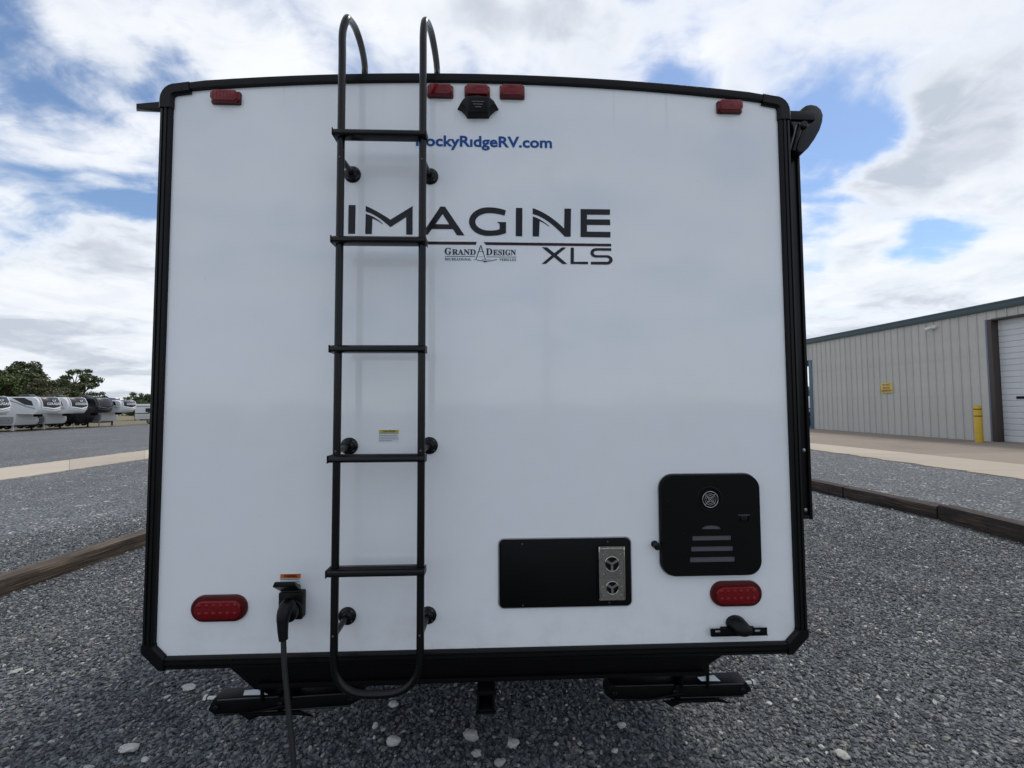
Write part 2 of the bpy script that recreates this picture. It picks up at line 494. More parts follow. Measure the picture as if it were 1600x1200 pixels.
class G:
    def __init__(s):
        s.v, s.f = [], []

    def add(s, vs, fs):
        o = len(s.v)
        s.v += [tuple(p) for p in vs]
        s.f += [tuple(o + i for i in f) for f in fs]
        return s

    def box(s, x0, x1, y0, y1, z0, z1):
        x0, x1 = min(x0, x1), max(x0, x1)
        y0, y1 = min(y0, y1), max(y0, y1)
        z0, z1 = min(z0, z1), max(z0, z1)
        return s.add([(x0, y0, z0), (x1, y0, z0), (x1, y1, z0), (x0, y1, z0), (x0, y0, z1), (x1, y0, z1), (x1, y1, z1), (x0, y1, z1)],
                     [(0, 3, 2, 1), (4, 5, 6, 7), (0, 1, 5, 4), (1, 2, 6, 5), (2, 3, 7, 6), (3, 0, 4, 7)])

    def prism(s, poly, y0, y1, poly2=None):
        """poly of (x, z) points, front at y0, back at y1; poly2: another outline for the front (taper)"""
        n = len(poly)
        fr = poly2 or poly
        s.add([(x, y0, z) for x, z in fr] + [(x, y1, z) for x, z in poly],
              [tuple(range(n)), tuple(range(2 * n - 1, n - 1, -1))] + [(i, (i + 1) % n + 0, (i + 1) % n + n, i + n)[::-1] for i in range(n)])
        return s

    def tube(s, path, rad, seg=12, cap=True, flat=1.0):
        pts = [Vector(p) for p in path]
        rads = rad if hasattr(rad, '__len__') else [rad] * len(pts)
        n = len(pts)
        t0 = (pts[1] - pts[0]).normalized()
        up = Vector((0, 0, 1)) if abs(t0.z) < 0.9 else Vector((1, 0, 0))
        a = t0.cross(up).normalized()
        vs, fs = [], []
        for i, p in enumerate(pts):
            t = (pts[min(i + 1, n - 1)] - pts[max(i - 1, 0)]).normalized()
            a = (a - t * a.dot(t)).normalized()
            b = t.cross(a)
            for k in range(seg):
                w = 2 * math.pi * k / seg
                vs.append(p + a * (math.cos(w) * rads[i]) + b * (math.sin(w) * rads[i] * flat))
        for i in range(n - 1):
            for k in range(seg):
                k2 = (k + 1) % seg
                fs.append((i * seg + k, i * seg + k2, (i + 1) * seg + k2, (i + 1) * seg + k))
        if cap:
            fs.append(tuple(range(seg - 1, -1, -1)))
            fs.append(tuple((n - 1) * seg + k for k in range(seg)))
        return s.add(vs, fs)

    def lathe(s, c, axis, prof, seg=24):
        """prof: (radius, distance along axis)"""
        c = Vector(c)
        ax = Vector(axis).normalized()
        a = ax.cross(Vector((0, 0, 1)) if abs(ax.z) < 0.9 else Vector((1, 0, 0))).normalized()
        b = ax.cross(a)
        vs, fs = [], []
        for r, h in prof:
            for k in range(seg):
                w = 2 * math.pi * k / seg
                vs.append(c + ax * h + (a * math.cos(w) + b * math.sin(w)) * max(r, 1e-4))
        for i in range(len(prof) - 1):
            for k in range(seg):
                k2 = (k + 1) % seg
                fs.append((i * seg + k, i * seg + k2, (i + 1) * seg + k2, (i + 1) * seg + k))
        fs.append(tuple(range(seg - 1, -1, -1)))
        fs.append(tuple((len(prof) - 1) * seg + k for k in range(seg)))
        return s.add(vs, fs)

    def build(s, name, m, parent=None, bevel=0.0, smooth=30, seg=2, xf=None):
        me = bpy.data.meshes.new(name)
        vs = s.v if xf is None else [tuple(xf @ Vector(p)) for p in s.v]
        me.from_pydata(vs, [], s.f)
        bm = bmesh.new()
        bm.from_mesh(me)
        bmesh.ops.recalc_face_normals(bm, faces=bm.faces)
        if bevel > 0:
            es = [e for e in bm.edges if len(e.link_faces) == 2 and e.calc_face_angle(0) > R(25)]
            bmesh.ops.bevel(bm, geom=es, offset=bevel, segments=seg, affect='EDGES', profile=0.5, clamp_overlap=True)
        bm.to_mesh(me)
        bm.free()
        if smooth:
            me.polygons.foreach_set('use_smooth', [True] * len(me.polygons))
            me.set_sharp_from_angle(angle=R(smooth))
        me.materials.append(m)
        o = bpy.data.objects.new(name, me)
        C.objects.link(o)
        if parent is not None:
            o.parent = parent
        return o


def rounded(x0, x1, z0, z1, r, n=6):
    pts = []
    for cx, cz, a0 in ((x1 - r, z1 - r, 0), (x0 + r, z1 - r, 90), (x0 + r, z0 + r, 180), (x1 - r, z0 + r, 270)):
        for k in range(n + 1):
            w = R(a0 + 90 * k / n)
            pts.append((cx + r * math.cos(w), cz + r * math.sin(w)))
    return pts


def inset(poly, d):
    cx = sum(p[0] for p in poly) / len(poly)
    cz = sum(p[1] for p in poly) / len(poly)
    w = (max(p[0] for p in poly) - min(p[0] for p in poly)) / 2
    h = (max(p[1] for p in poly) - min(p[1] for p in poly)) / 2
    return [(cx + (x - cx) * (w - d) / w, cz + (z - cz) * (h - d) / h) for x, z in poly]


def smooth_path(pts, n=8):
    P = [Vector(p) for p in pts]
    P = [P[0] * 2 - P[1]] + P + [P[-1] * 2 - P[-2]]
    out = []
    for i in range(1, len(P) - 2):
        for k in range(n):
            t = k / n
            a, b, c, d = P[i - 1], P[i], P[i + 1], P[i + 2]
            out.append(0.5 * (2 * b + (c - a) * t + (2 * a - 5 * b + 4 * c - d) * t * t + (3 * b - a - 3 * c + d) * t ** 3))
    out.append(P[-2])
    return out


def fillet(pts, r, n=6):
    """polyline with its inner corners rounded"""
    P = [Vector(p) for p in pts]
    out = [P[0]]
    for i in range(1, len(P) - 1):
        a = (P[i - 1] - P[i])
        b = (P[i + 1] - P[i])
        rr = min(r, a.length * .45, b.length * .45)
        s0 = P[i] + a.normalized() * rr
        s1 = P[i] + b.normalized() * rr
        for k in range(n + 1):
            t = k / n
            out.append(s0 * (1 - t) ** 2 + P[i] * 2 * t * (1 - t) + s1 * t * t)
    out.append(P[-1])
    return out


def empty(name, loc=(0, 0, 0), rz=0.0):
    o = bpy.data.objects.new(name, None)
    o.location = loc
    o.rotation_euler = (0, 0, rz)
    o.empty_display_size = 0.2
    C.objects.link(o)
    return o


def tag(o, label=None, cat=None, group=None, kind=None):
    for k, v in (('label', label), ('category', cat), ('group', group), ('kind', kind)):
        if v:
            o[k] = v
    return o


def copy_tree(o, parent=None):
    c = o.copy()
    C.objects.link(c)
    c.parent = parent
    for ch in list(o.children):
        copy_tree(ch, c)
    return c


def text_mesh(body, bold=0.0, spacing=1.0):
    cu = bpy.data.curves.new('lettering', 'FONT')
    cu.body = body
    cu.offset = bold
    cu.space_character = spacing
    cu.resolution_u = 3
    ob = bpy.data.objects.new('lettering', cu)
    C.objects.link(ob)
    bpy.context.view_layer.update()
    me = bpy.data.meshes.new_from_object(ob.evaluated_get(bpy.context.evaluated_depsgraph_get()))
    bpy.data.objects.remove(ob)
    bpy.data.curves.remove(cu)
    vs = np.array([v.co[:2] for v in me.vertices])
    fs = [tuple(p.vertices) for p in me.polygons]
    bpy.data.meshes.remove(me)
    return vs, fs


def small(o):
    """pieces too small to pick apart in the photograph"""
    o['kind'] = 'stuff'
    return o


def put_text(name, body, m, parent, origin, right, up, width=None, height=None, bold=0.0, spacing=1.0, lift=None, ybase=0.0):
    """origin: lower left of the ink's baseline; width: length of the ink along right; height: cap height of the ink"""
    vs, fs = text_mesh(body, bold, spacing)
    x0, x1 = vs[:, 0].min(), vs[:, 0].max()
    sx = width / (x1 - x0) if width else None
    sy = height / 0.70 if height else sx
    sx = sx or sy
    right, up = Vector(right), Vector(up)
    nrm = right.cross(up)
    o = Vector(origin) + nrm * (lift if lift is not None else 0.0012)
    pts = [o + right * ((a - x0) * sx) + up * ((b - ybase) * sy) for a, b in vs]
    return G().add(pts, fs).build(name, m, parent, smooth=0)


def flat_shape(name, splines, m, parent, Y=-0.0022):
    """flat print on the rear wall; splines: outlines (with holes) in metres (x, z)"""
    cu = bpy.data.curves.new(name, 'CURVE')
    cu.dimensions = '2D'
    cu.fill_mode = 'BOTH'
    for sp in splines:
        s = cu.splines.new('POLY')
        s.points.add(len(sp) - 1)
        for p, (x, z) in zip(s.points, sp):
            p.co = (x, z, 0, 1)
        s.use_cyclic_u = True
    ob = bpy.data.objects.new(name, cu)
    C.objects.link(ob)
    bpy.context.view_layer.update()
    me = bpy.data.meshes.new_from_object(ob.evaluated_get(bpy.context.evaluated_depsgraph_get()))
    bpy.data.objects.remove(ob)
    vs = [(v.co.x, Y, v.co.y) for v in me.vertices]
    fs = [tuple(p.vertices) for p in me.polygons]
    bpy.data.meshes.remove(me)
    bpy.data.curves.remove(cu)
    return G().add(vs, fs).build(name, m, parent, smooth=0)


def P2(x, y, Y=0.0):
    p = at(x, y, Y)
    return (p.x, p.z)


# ------------------------------------------------------------------ the ground
def ground_sheet():
    xs = sorted(set([-420, -300, -200, -140, -100, -80, -65] + [-55 + i * 1.0 for i in range(0, 76)] + [25, 32, 45, 70, 110, 180, 300, 420]))
    ys = sorted(set([-300, -150, -60, -30, -15, -8, -4, 0, 4, 8, 14, 20, 30, 45, 60, 80, 110, 160, 240, 400, 600]))
    v = []
    for y in ys:
        for x in xs:
            xx = max(x, -75)
            v.append((x, y, ground_z(xx) if xx < 30 else ground_z(30)))
    nx = len(xs)
    f = [(j * nx + i, j * nx + i + 1, (j + 1) * nx + i + 1, (j + 1) * nx + i) for j in range(len(ys) - 1) for i in range(nx - 1)]
    o = G().add(v, f).build('ground', gravel_ground_material(), smooth=80)
    tag(o, kind='structure')
    return o


ground_sheet()


def strip(name, m, a0, a1, b0, b1, lift, thick=0.05, n=30, parent=None, ja=0.0, jb=0.0):
    """slab between the lines a0-a1 and b0-b1 lying on the ground"""
    g = G()
    vs, fs = [], []
    for i in range(n + 1):
        t = i / n
        a = Vector(a0).lerp(Vector(a1), t)
        b = Vector(b0).lerp(Vector(b1), t)
        ac = (b - a).normalized()
        # gravel creeps unevenly over the edges that border it
        if ja:
            a = a + ac * ja * (0.5 + mnoise.noise(Vector((a.x * 1.7, a.y * 1.7, 0))) + .7 * mnoise.noise(Vector((a.x * 7, a.y * 7, 3))))
        if jb:
            b = b - ac * jb * (0.5 + mnoise.noise(Vector((b.x * 1.7, b.y * 1.7, 0))) + .7 * mnoise.noise(Vector((b.x * 7, b.y * 7, 3))))
        for k in range(5):
            p = a.lerp(b, k / 4)
            vs.append((p.x, p.y, ground_z(p.x) + lift))
    w = 5
    for i in range(n):
        for k in range(4):
            fs.append((i * w + k, i * w + k + 1, (i + 1) * w + k + 1, (i + 1) * w + k))
    top = len(vs)
    vs += [(x, y, z - thick) for x, y, z in vs]
    ring = [i * w for i in range(n + 1)] + [n * w + k for k in range(1, 5)] + [i * w + 4 for i in range(n - 1, -1, -1)] + [3, 2, 1]
    for i in range(len(ring)):
        a, b = ring[i], ring[(i + 1) % len(ring)]
        fs.append((a, b, b + top, a + top))
    g.add(vs, fs)
    return g.build(name, m, parent, smooth=30)


LIGHTC = concrete_material('pale_concrete', (0.36, 0.305, 0.24), (0.45, 0.39, 0.315), 0.22)
DARKC = concrete_material('worn_concrete', (0.20, 0.165, 0.13), (0.29, 0.24, 0.195), 0.6)
SLABJOINT = concrete_material('joint_filler', (0.20, 0.18, 0.15), (0.25, 0.22, 0.18), 0.3)


def ext(p, q, s0, s1):
    p, q = Vector(p), Vector(q)
    d = (q - p)
    return p + d * s0, p + d * s1


def build_drives():
    # pale concrete drive to the left
    n0, n1 = gp(0, 752), gp(237, 716.7)
    f0, f1 = gp(0, 732.5), gp(237, 703)
    near = ext((n0.x, n0.y, 0), (n1.x, n1.y, 0), -3, 6)
    far = ext((f0.x, f0.y, 0), (f1.x, f1.y, 0), -3, 6)
    ac_ = (far[0] - near[0]).normalized() * .30
    base = strip('left_drive', SLABJOINT, near[0] + ac_, near[1] + ac_, far[0] - ac_, far[1] - ac_, 0.012)
    tag(base, kind='structure')
    L = 9 * 1.0
    k = 16
    for i in range(k):
        a, b = i / k + 0.00015, (i + 1) / k - 0.00015
        strip('concrete_slab', LIGHTC, near[0].lerp(near[1], a), near[0].lerp(near[1], b), far[0].lerp(far[1], a), far[0].lerp(far[1], b), 0.022, 0.03, 26, base, .13, .13)
    # right: pale drive, then the worn apron in front of the workshop
    n0, n1 = gp(1266, 703), gp(1600, 751)
    m0, m1 = gp(1266, 693), gp(1600, 727)
    n0, m0, n1, m1 = [Vector((p.x, p.y, 0)) for p in (n0, m0, n1, m1)]
    nn = ext(n1, n0, -2.2, 5.0)
    mm = ext(m1, m0, -2.2, 4.0)
    ac_ = (mm[0] - nn[0]).normalized() * .30
    base = strip('right_drive', SLABJOINT, nn[0] + ac_, nn[1] + ac_, mm[0], mm[1], 0.012)
    tag(base, kind='structure')
    k = 12
    for i in range(k):
        a, b = i / k + 0.00015, (i + 1) / k - 0.00015
        strip('concrete_slab', LIGHTC, nn[0].lerp(nn[1], a), nn[0].lerp(nn[1], b), mm[0].lerp(mm[1], a), mm[0].lerp(mm[1], b), 0.022, 0.03, 30, base, .11, 0)
    ff = (Vector((FX(mm[0].y) + .25, mm[0].y, 0)), Vector((FX(mm[1].y) + .25, mm[1].y, 0)))
    off = (ff[0] - mm[0]).normalized() * 0.02
    base = strip('apron', SLABJOINT, mm[0] + off, mm[1] + off, ff[0], ff[1], 0.012)
    tag(base, kind='structure')
    for i in range(k):
        a, b = i / k + 0.00015, (i + 1) / k - 0.00015
        for r0, r1 in ((0.004, 0.497), (0.503, 1.0)):
            A0, A1 = mm[0].lerp(mm[1], a), mm[0].lerp(mm[1], b)
            B0, B1 = ff[0].lerp(ff[1], a), ff[0].lerp(ff[1], b)
            strip('concrete_slab', DARKC, A0.lerp(B0, r0), A1.lerp(B1, r0), A0.lerp(B0, r1), A1.lerp(B1, r1), 0.022, 0.03, 4, base)


# the workshop's long wall runs away from the road, a hair off the caravan's axis
def FX(y):
    return CAM.x + 17.5 - 0.043 * ((y - CAM.y) - 16.3)


def fpt(px, py):
    """point of the workshop wall seen at that place of the photograph"""
    d = ray(px, py)
    # x = FX(y)
    t = (17.5 + 0.043 * 16.3) / (d.x + 0.043 * d.y)
    return CAM + d * t


build_drives()


# ------------------------------------------------------------------ gravel stones
def gravel_nodes(name, target, dens_max, smin, smax, material, seed):
    """scatter loose stones over target with geometry nodes (density from the vertex attribute 'dens')"""
    t = bpy.data.node_groups.new(name, 'GeometryNodeTree')
    t.interface.new_socket('Geometry', in_out='INPUT', socket_type='NodeSocketGeometry')
    t.interface.new_socket('Geometry', in_out='OUTPUT', socket_type='NodeSocketGeometry')
    N = t.nodes.new
    gi, go = N('NodeGroupInput'), N('NodeGroupOutput')
    L = t.links.new
    dp = N('GeometryNodeDistributePointsOnFaces')
    L(gi.outputs[0], dp.inputs['Mesh'])
    at_ = N('GeometryNodeInputNamedAttribute')
    at_.data_type = 'FLOAT'
    at_.inputs['Name'].default_value = 'dens'
    mul = N('ShaderNodeMath')
    mul.operation = 'MULTIPLY'
    L(at_.outputs[0], mul.inputs[0])
    mul.inputs[1].default_value = dens_max
    L(mul.outputs[0], dp.inputs['Density'])
    dp.inputs['Seed'].default_value = seed
    join = N('GeometryNodeGeometryToInstance')
    for k in range(4):
        ico = N('GeometryNodeMeshIcoSphere')
        ico.inputs['Subdivisions'].default_value = 2
        ico.inputs['Radius'].default_value = 0.5
        sp = N('GeometryNodeSetPosition')
        nz = N('ShaderNodeTexNoise')
        pos = N('GeometryNodeInputPosition')
        add = N('ShaderNodeVectorMath')
        add.operation = 'ADD'
        L(pos.outputs[0], add.inputs[0])
        add.inputs[1].default_value = (k * 7.3 + seed, k * 3.1, 0)
        L(add.outputs[0], nz.inputs['Vector'])
        nz.inputs['Scale'].default_value = 1.7
        nz.inputs['Detail'].default_value = 1.5
        sub = N('ShaderNodeVectorMath')
        sub.operation = 'SUBTRACT'
        L(nz.outputs['Color'], sub.inputs[0])
        sub.inputs[1].default_value = (0.5, 0.5, 0.5)
        sca = N('ShaderNodeVectorMath')
        sca.operation = 'SCALE'
        L(sub.outputs[0], sca.inputs[0])
        sca.inputs['Scale'].default_value = 1.25
        L(ico.outputs[0], sp.inputs['Geometry'])
        L(sca.outputs[0], sp.inputs['Offset'])
        sm = N('GeometryNodeSetMaterial')
        sm.inputs['Material'].default_value = material
        L(sp.outputs[0], sm.inputs['Geometry'])
        L(sm.outputs[0], join.inputs[0])
    io = N('GeometryNodeInstanceOnPoints')
    L(dp.outputs['Points'], io.inputs['Points'])
    L(join.outputs[0], io.inputs['Instance'])
    io.inputs['Pick Instance'].default_value = True
    rv = N('FunctionNodeRandomValue')
    rv.data_type = 'FLOAT_VECTOR'
    rv.inputs[0].default_value = (-0.45, -0.45, 0)
    rv.inputs[1].default_value = (0.45, 0.45, 6.283)
    L(rv.outputs[0], io.inputs['Rotation'])
    rs = N('FunctionNodeRandomValue')
    rs.data_type = 'FLOAT'
    rs.inputs[2].default_value = 0.0
    rs.inputs[3].default_value = 1.0
    rs.inputs['Seed'].default_value = 5
    pw = N('ShaderNodeMath')
    pw.operation = 'POWER'
    L(rs.outputs[1], pw.inputs[0])
    pw.inputs[1].default_value = 1.7
    mr = N('ShaderNodeMapRange')
    L(pw.outputs[0], mr.inputs[0])
    mr.inputs[3].default_value = smin
    mr.inputs[4].default_value = smax
    rv2 = N('FunctionNodeRandomValue')
    rv2.data_type = 'FLOAT_VECTOR'
    rv2.inputs[0].default_value = (0.85, 0.6, 0.35)
    rv2.inputs[1].default_value = (1.35, 0.95, 0.65)
    rv2.inputs['Seed'].default_value = 9
    s2 = N('ShaderNodeVectorMath')
    s2.operation = 'SCALE'
    L(rv2.outputs[0], s2.inputs[0])
    L(mr.outputs[0], s2.inputs['Scale'])
    L(s2.outputs[0], io.inputs['Scale'])
    L(io.outputs[0], go.inputs[0])
    md = target.modifiers.new('scatter', 'NODES')
    md.node_group = t


def gravel_patch(name, material, dens, smin, smax, seed, lift, fade0, fade1):
    nx, ny = 72, 60
    x0, x1, y0, y1 = -6.2, 6.6, -1.3, 9.0
    vs, dn = [], []
    for j in range(ny + 1):
        for i in range(nx + 1):
            x = x0 + (x1 - x0) * i / nx
            y = y0 + (y1 - y0) * j / ny
            vs.append((x, y, ground_z(x) + lift))
            r = math.hypot(x - CAM.x, y - CAM.y)
            k = min(1, max(0, (fade1 - r) / (fade1 - fade0)))
            if y > 2.2 and abs(x) < 1.0:
                k = 0      # nothing of the ground far under the caravan shows
            if y < -0.9 and abs(x) < 0.9 and y < -1.1:
                k *= .3
            dn.append(k)
    w = nx + 1
    fs = [(j * w + i, j * w + i + 1, (j + 1) * w + i + 1, (j + 1) * w + i) for j in range(ny) for i in range(nx)]
    me = bpy.data.meshes.new(name)
    me.from_pydata(vs, [], fs)
    a = me.attributes.new('dens', 'FLOAT', 'POINT')
    a.data.foreach_set('value', dn)
    o = bpy.data.objects.new(name, me)
    C.objects.link(o)
    me.materials.append(material)
    gravel_nodes(name + '_scatter', o, dens, smin, smax, material, seed)
    return o


STONE = stone_material('slate_stones', [(0.0, (0.030, 0.034, 0.038)), (0.35, (0.080, 0.090, 0.100)), (0.65, (0.138, 0.152, 0.164)),
                                        (0.88, (0.20, 0.21, 0.215)), (0.95, (0.24, 0.22, 0.18)), (1.0, (0.34, 0.335, 0.32))])
PALE = stone_material('pale_chips', [(0.0, (0.28, 0.27, 0.25)), (0.5, (0.42, 0.41, 0.38)), (1.0, (0.58, 0.57, 0.54))])
o = gravel_patch('gravel', STONE, 5200, 0.0085, 0.026, 3, 0.003, 4.0, 9.0)
tag(o, 'loose blue grey gravel covering the lot around the caravan', 'gravel', kind='stuff')
o = gravel_patch('pale_gravel', PALE, 75, 0.008, 0.026, 11, 0.008, 6.0, 9.0)
tag(o, 'small pale chips strewn through the dark gravel', 'gravel', kind='stuff')

ROCK = stone_material('pale_rock', [(0.0, (0.36, 0.345, 0.31)), (0.5, (0.46, 0.44, 0.41)), (1.0, (0.56, 0.545, 0.51))])
ROCKS = [(736, 1149, 24, 20, 'large flat pale stone in front of the hitch tube, below the caravan'),
         (614, 1158, 22, 20, 'large round grey stone right of the ladder foot, near the power cord side'),
         (201, 1170, 26, 13, 'long pale tan stone near the bottom left corner of the gravel'),
         (781, 1192, 17, 16, 'pale stone cut by the bottom edge below the two joined stones'),
         (802, 1162, 19, 14, 'pair of pale lumps stuck together right of the hitch'),
         (745, 1178, 16, 14, 'smooth round pale stone under the large flat stone'),
         (1316, 1180, 22, 13, 'white pointed stone near the bottom edge right of the jack'),
         (971, 1134, 12, 13, 'upright pale chip on the gravel below the right stabilizer jack'),
         (615, 1101, 15, 13, 'grey angular stone just beside the bend of the ladder'),
         (295, 1075, 20, 8, 'long white chip left of the left stabilizer jack'),
         (24, 1050, 16, 7, 'flat oval white stone near the left edge of the gravel'),
         (586, 1135, 9, 15, 'slim upright white chip between ladder and large grey stone'),
         (961, 1174, 11, 9, 'small round white stone near the bottom edge below the furnace panel'),
         (227, 1188, 11, 10, 'small round white stone just right of the long tan stone')]


def rock(px, py, w, h, label, k):
    p = gp(px, py + h * .35)
    d = (p - CAM).dot(_fw)
    W, H = w * .88 * d / FPX, h * .88 * d / FPX
    rnd = random.Random(k)
    bm = bmesh.new()
    bmesh.ops.create_icosphere(bm, subdivisions=3, radius=0.5)
    off = Vector((k * 3.7, k * 1.9, 0))
    for v in bm.verts:
        n = mnoise.noise(v.co * 2.3 + off) * .42 + mnoise.noise(v.co * 6 + off) * .14
        c = v.co * (1 + n)
        c.x = math.copysign(abs(c.x) ** .9, c.x)
        v.co = Vector((c.x * W * 1.05, c.y * W * rnd.uniform(.78, .82), c.z * H * .75))
    me = bpy.data.meshes.new('rock')
    bm.to_mesh(me)
    bm.free()
    me.polygons.foreach_set('use_smooth', [True] * len(me.polygons))
    me.set_sharp_from_angle(angle=R(28))
    me.materials.append(ROCK)
    o = bpy.data.objects.new('rock', me)
    C.objects.link(o)
    o.location = (p.x, p.y, ground_z(p.x) + H * .30 + 0.006)
    o.rotation_euler = (rnd.uniform(-.15, .15), rnd.uniform(-.15, .15), rnd.uniform(-.3, .3))
    tag(o, label, 'stone', 'pale stones lying on the gravel')


for k, a in enumerate(ROCKS):
    rock(*a, k)

# ------------------------------------------------------------------ timbers edging the bay
WOODL = wood_material('weathered_brown_timber', ((0.018, 0.013, 0.010), (0.078, 0.055, 0.038), (0.21, 0.155, 0.11)))
WOODR = wood_material('creosote_timber', ((0.010, 0.007, 0.006), (0.034, 0.023, 0.018), (0.15, 0.105, 0.078)))


def timber(a, b, h, th, m, label, seed, side):
    """a, b: ends of the foot of the face towards the caravan"""
    a, b = Vector((a.x, a.y, 0)), Vector((b.x, b.y, 0))
    L = (b - a).length
    d = (b - a).normalized()
    nrm = Vector((side, 0, 0))
    nrm = (nrm - d * nrm.dot(d)).normalized()
    c = (a + b) / 2 + nrm * th / 2
    bm = bmesh.new()
    nl, nc = 40, 5
    prof = []
    for i in range(nc):
        prof.append((-.5 + i / nc, -.5))
    for i in range(nc):
        prof.append((.5, -.5 + i / nc))
    for i in range(nc):
        prof.append((.5 - i / nc, .5))
    for i in range(nc):
        prof.append((-.5, .5 - i / nc))
    n = len(prof)
    vs, fs = [], []
    for j in range(nl + 1):
        y = -L / 2 + L * j / nl
        for (u, w) in prof:
            k = 1 - 0.06 * (max(abs(u), abs(w)) > .49 and min(abs(u), abs(w)) > .49)
            p = Vector((u * th * k, y, w * h * k))
            q = Vector((u * 9 + seed, y * 1.6, w * 9))
            dsp = mnoise.noise(q) * .018 + mnoise.noise(q * Vector((3, .6, 3)).length * .4) * .006
            vs.append((p.x * (1 + dsp * 5), p.y, p.z * (1 + dsp * 5)))
    for j in range(nl):
        for i in range(n):
            i2 = (i + 1) % n
            fs.append((j * n + i, j * n + i2, (j + 1) * n + i2, (j + 1) * n + i))
    fs.append(tuple(range(n - 1, -1, -1)))
    fs.append(tuple(nl * n + i for i in range(n)))
    o = G().add(vs, fs).build('timber', m, smooth=35)
    o.location = (c.x, c.y, ground_z(c.x) + h / 2 - 0.012)
    o.rotation_euler = (0, 0, math.atan2(d.y, d.x) - math.pi / 2)
    tag(o, label, 'timber', 'timbers edging the parking bay')


tl0, tl1 = gp(0, 934), gp(233, 852)
dl = (tl1 - tl0).normalized()
timber(tl0 - dl * 1.6, tl1 + dl * 0.9, 0.165, 0.20, WOODL, 'weathered brown timber lying on the gravel left of the caravan', 1.0, -1)
q = [gp(1268, 768), gp(1316, 778), gp(1463, 812), gp(1600, 851)]
d0 = (q[1] - q[0]).normalized()
timber(q[1], q[1] + (q[1] - q[2]).normalized() * 2.4, 0.19, 0.20, WOODR, 'dark timber farthest away right of the caravan, its near end behind the awning arm', 2.0, 1)
timber(q[2], q[1] + (q[2] - q[1]).normalized() * .03, 0.19, 0.20, WOODR, 'dark brown timber in the middle of the right row with a paler chipped top edge', 3.0, 1)
dl = (q[3] - q[2]).normalized()
timber(q[2] + dl * 0.03, q[2] + dl * 2.45, 0.215, 0.20, WOODR, 'nearest and tallest dark timber of the right row, running out of the frame', 4.0, 1)

# ------------------------------------------------------------------ the caravan
trailer = empty('travel_trailer')
tag(trailer, 'white travel trailer seen square from behind, with black trim and a black rear ladder', 'travel trailer')

X0, X1, Z0, Z1 = -1.22, 1.22, 0.62, 0.62 + 2.16352
peak = at(742, 118.5).z - Z1


def topz(x):
    t = x / 1.22
    return Z1 + peak * (1 - t * t)


def outline(off, nt=22, rc=0.058, ch=0.062):
    """rear outline, clockwise from the top left corner, drawn in by off"""
    xl, xr, zb = X0 + off, X1 - off, Z0 + off
    r = max(rc - off, 0.006)
    c = max(ch - off * .586, 0.02)
    pts = []
    zt = topz(xl) - off
    for k in range(7):
        w = R(180 - 90 * k / 6)
        pts.append((xl + r + r * math.cos(w), zt - r + r * math.sin(w)))
    for k in range(1, nt):
        x = xl + r + (xr - xl - 2 * r) * k / nt
        pts.append((x, topz(x) - off))
    for k in range(7):
        w = R(90 - 90 * k / 6)
        pts.append((xr - r + r * math.cos(w), zt - r + r * math.sin(w)))
    pts += [(xr, zb + c), (xr - c, zb), (xl + c, zb), (xl, zb + c)]
    return pts


# body behind the rear wall
YB, YE = 0.012, 8.6
g = G()
pl = outline(0.004)
g.prism(pl, YB, YE)
g.build('body', RVWHITE, trailer, smooth=30)
# rear wall: the glossy fibreglass sheet
g = G()
g.prism(outline(0.03), 0.0, YB + 0.02)
g.build('rear_wall', PANEL, trailer, smooth=0)


def moulding(name, idx, sect, closed=False, m=TRIM):
    """sweep the section (inset, y) along the outline points idx"""
    vs, fs = [], []
    lines = [outline(s[0]) for s in sect]
    n = len(sect)
    for i in idx:
        for k, (o_, y) in enumerate(sect):
            x, z = lines[k][i]
            vs.append((x, y, z))
    cnt = len(idx)
    for i in range(cnt - 1):
        for k in range(n):
            k2 = (k + 1) % n
            fs.append((i * n + k, (i + 1) * n + k, (i + 1) * n + k2, i * n + k2))
    fs.append(tuple(range(n)))
    fs.append(tuple((cnt - 1) * n + k for k in range(n - 1, -1, -1)))
    return G().add(vs, fs).build(name, m, trailer, smooth=40)


NTOP = 22
iTL = list(range(0, 7))
iTOP = list(range(6, 6 + NTOP + 1))
iTR = list(range(6 + NTOP, 6 + NTOP + 7))
last = 6 + NTOP + 6
iR = [last, last + 1]
iBR = [last + 1, last + 2]
iB = [last + 2, last + 3]
iBL = [last + 3, last + 4]
iL = [last + 4, 0]
SECT = [(-0.004, 0.06), (-0.004, -0.004), (0.001, -0.011), (0.010, -0.013), (0.012, -0.009), (0.016, -0.009), (0.018, -0.014), (0.026, -0.014),
        (0.028, -0.010), (0.032, -0.010), (0.034, -0.013), (0.041, -0.011), (0.044, 0.004), (0.044, 0.010)]
SECT_T = [(-0.004, 0.06), (-0.004, -0.006), (0.001, -0.012), (0.024, -0.014), (0.030, -0.011), (0.032, 0.004), (0.032, 0.010)]
moulding('side_moulding', iL, SECT)
moulding('side_moulding', iR, SECT)
moulding('bottom_moulding', iB, SECT)
moulding('roof_moulding', iTOP, SECT_T)
CAPS = [(-0.006, 0.065), (-0.006, -0.009), (0.002, -0.0165), (0.038, -0.0165), (0.0455, -0.009), (0.0455, 0.008)]


def extend(o, i, j, amount):
    return o


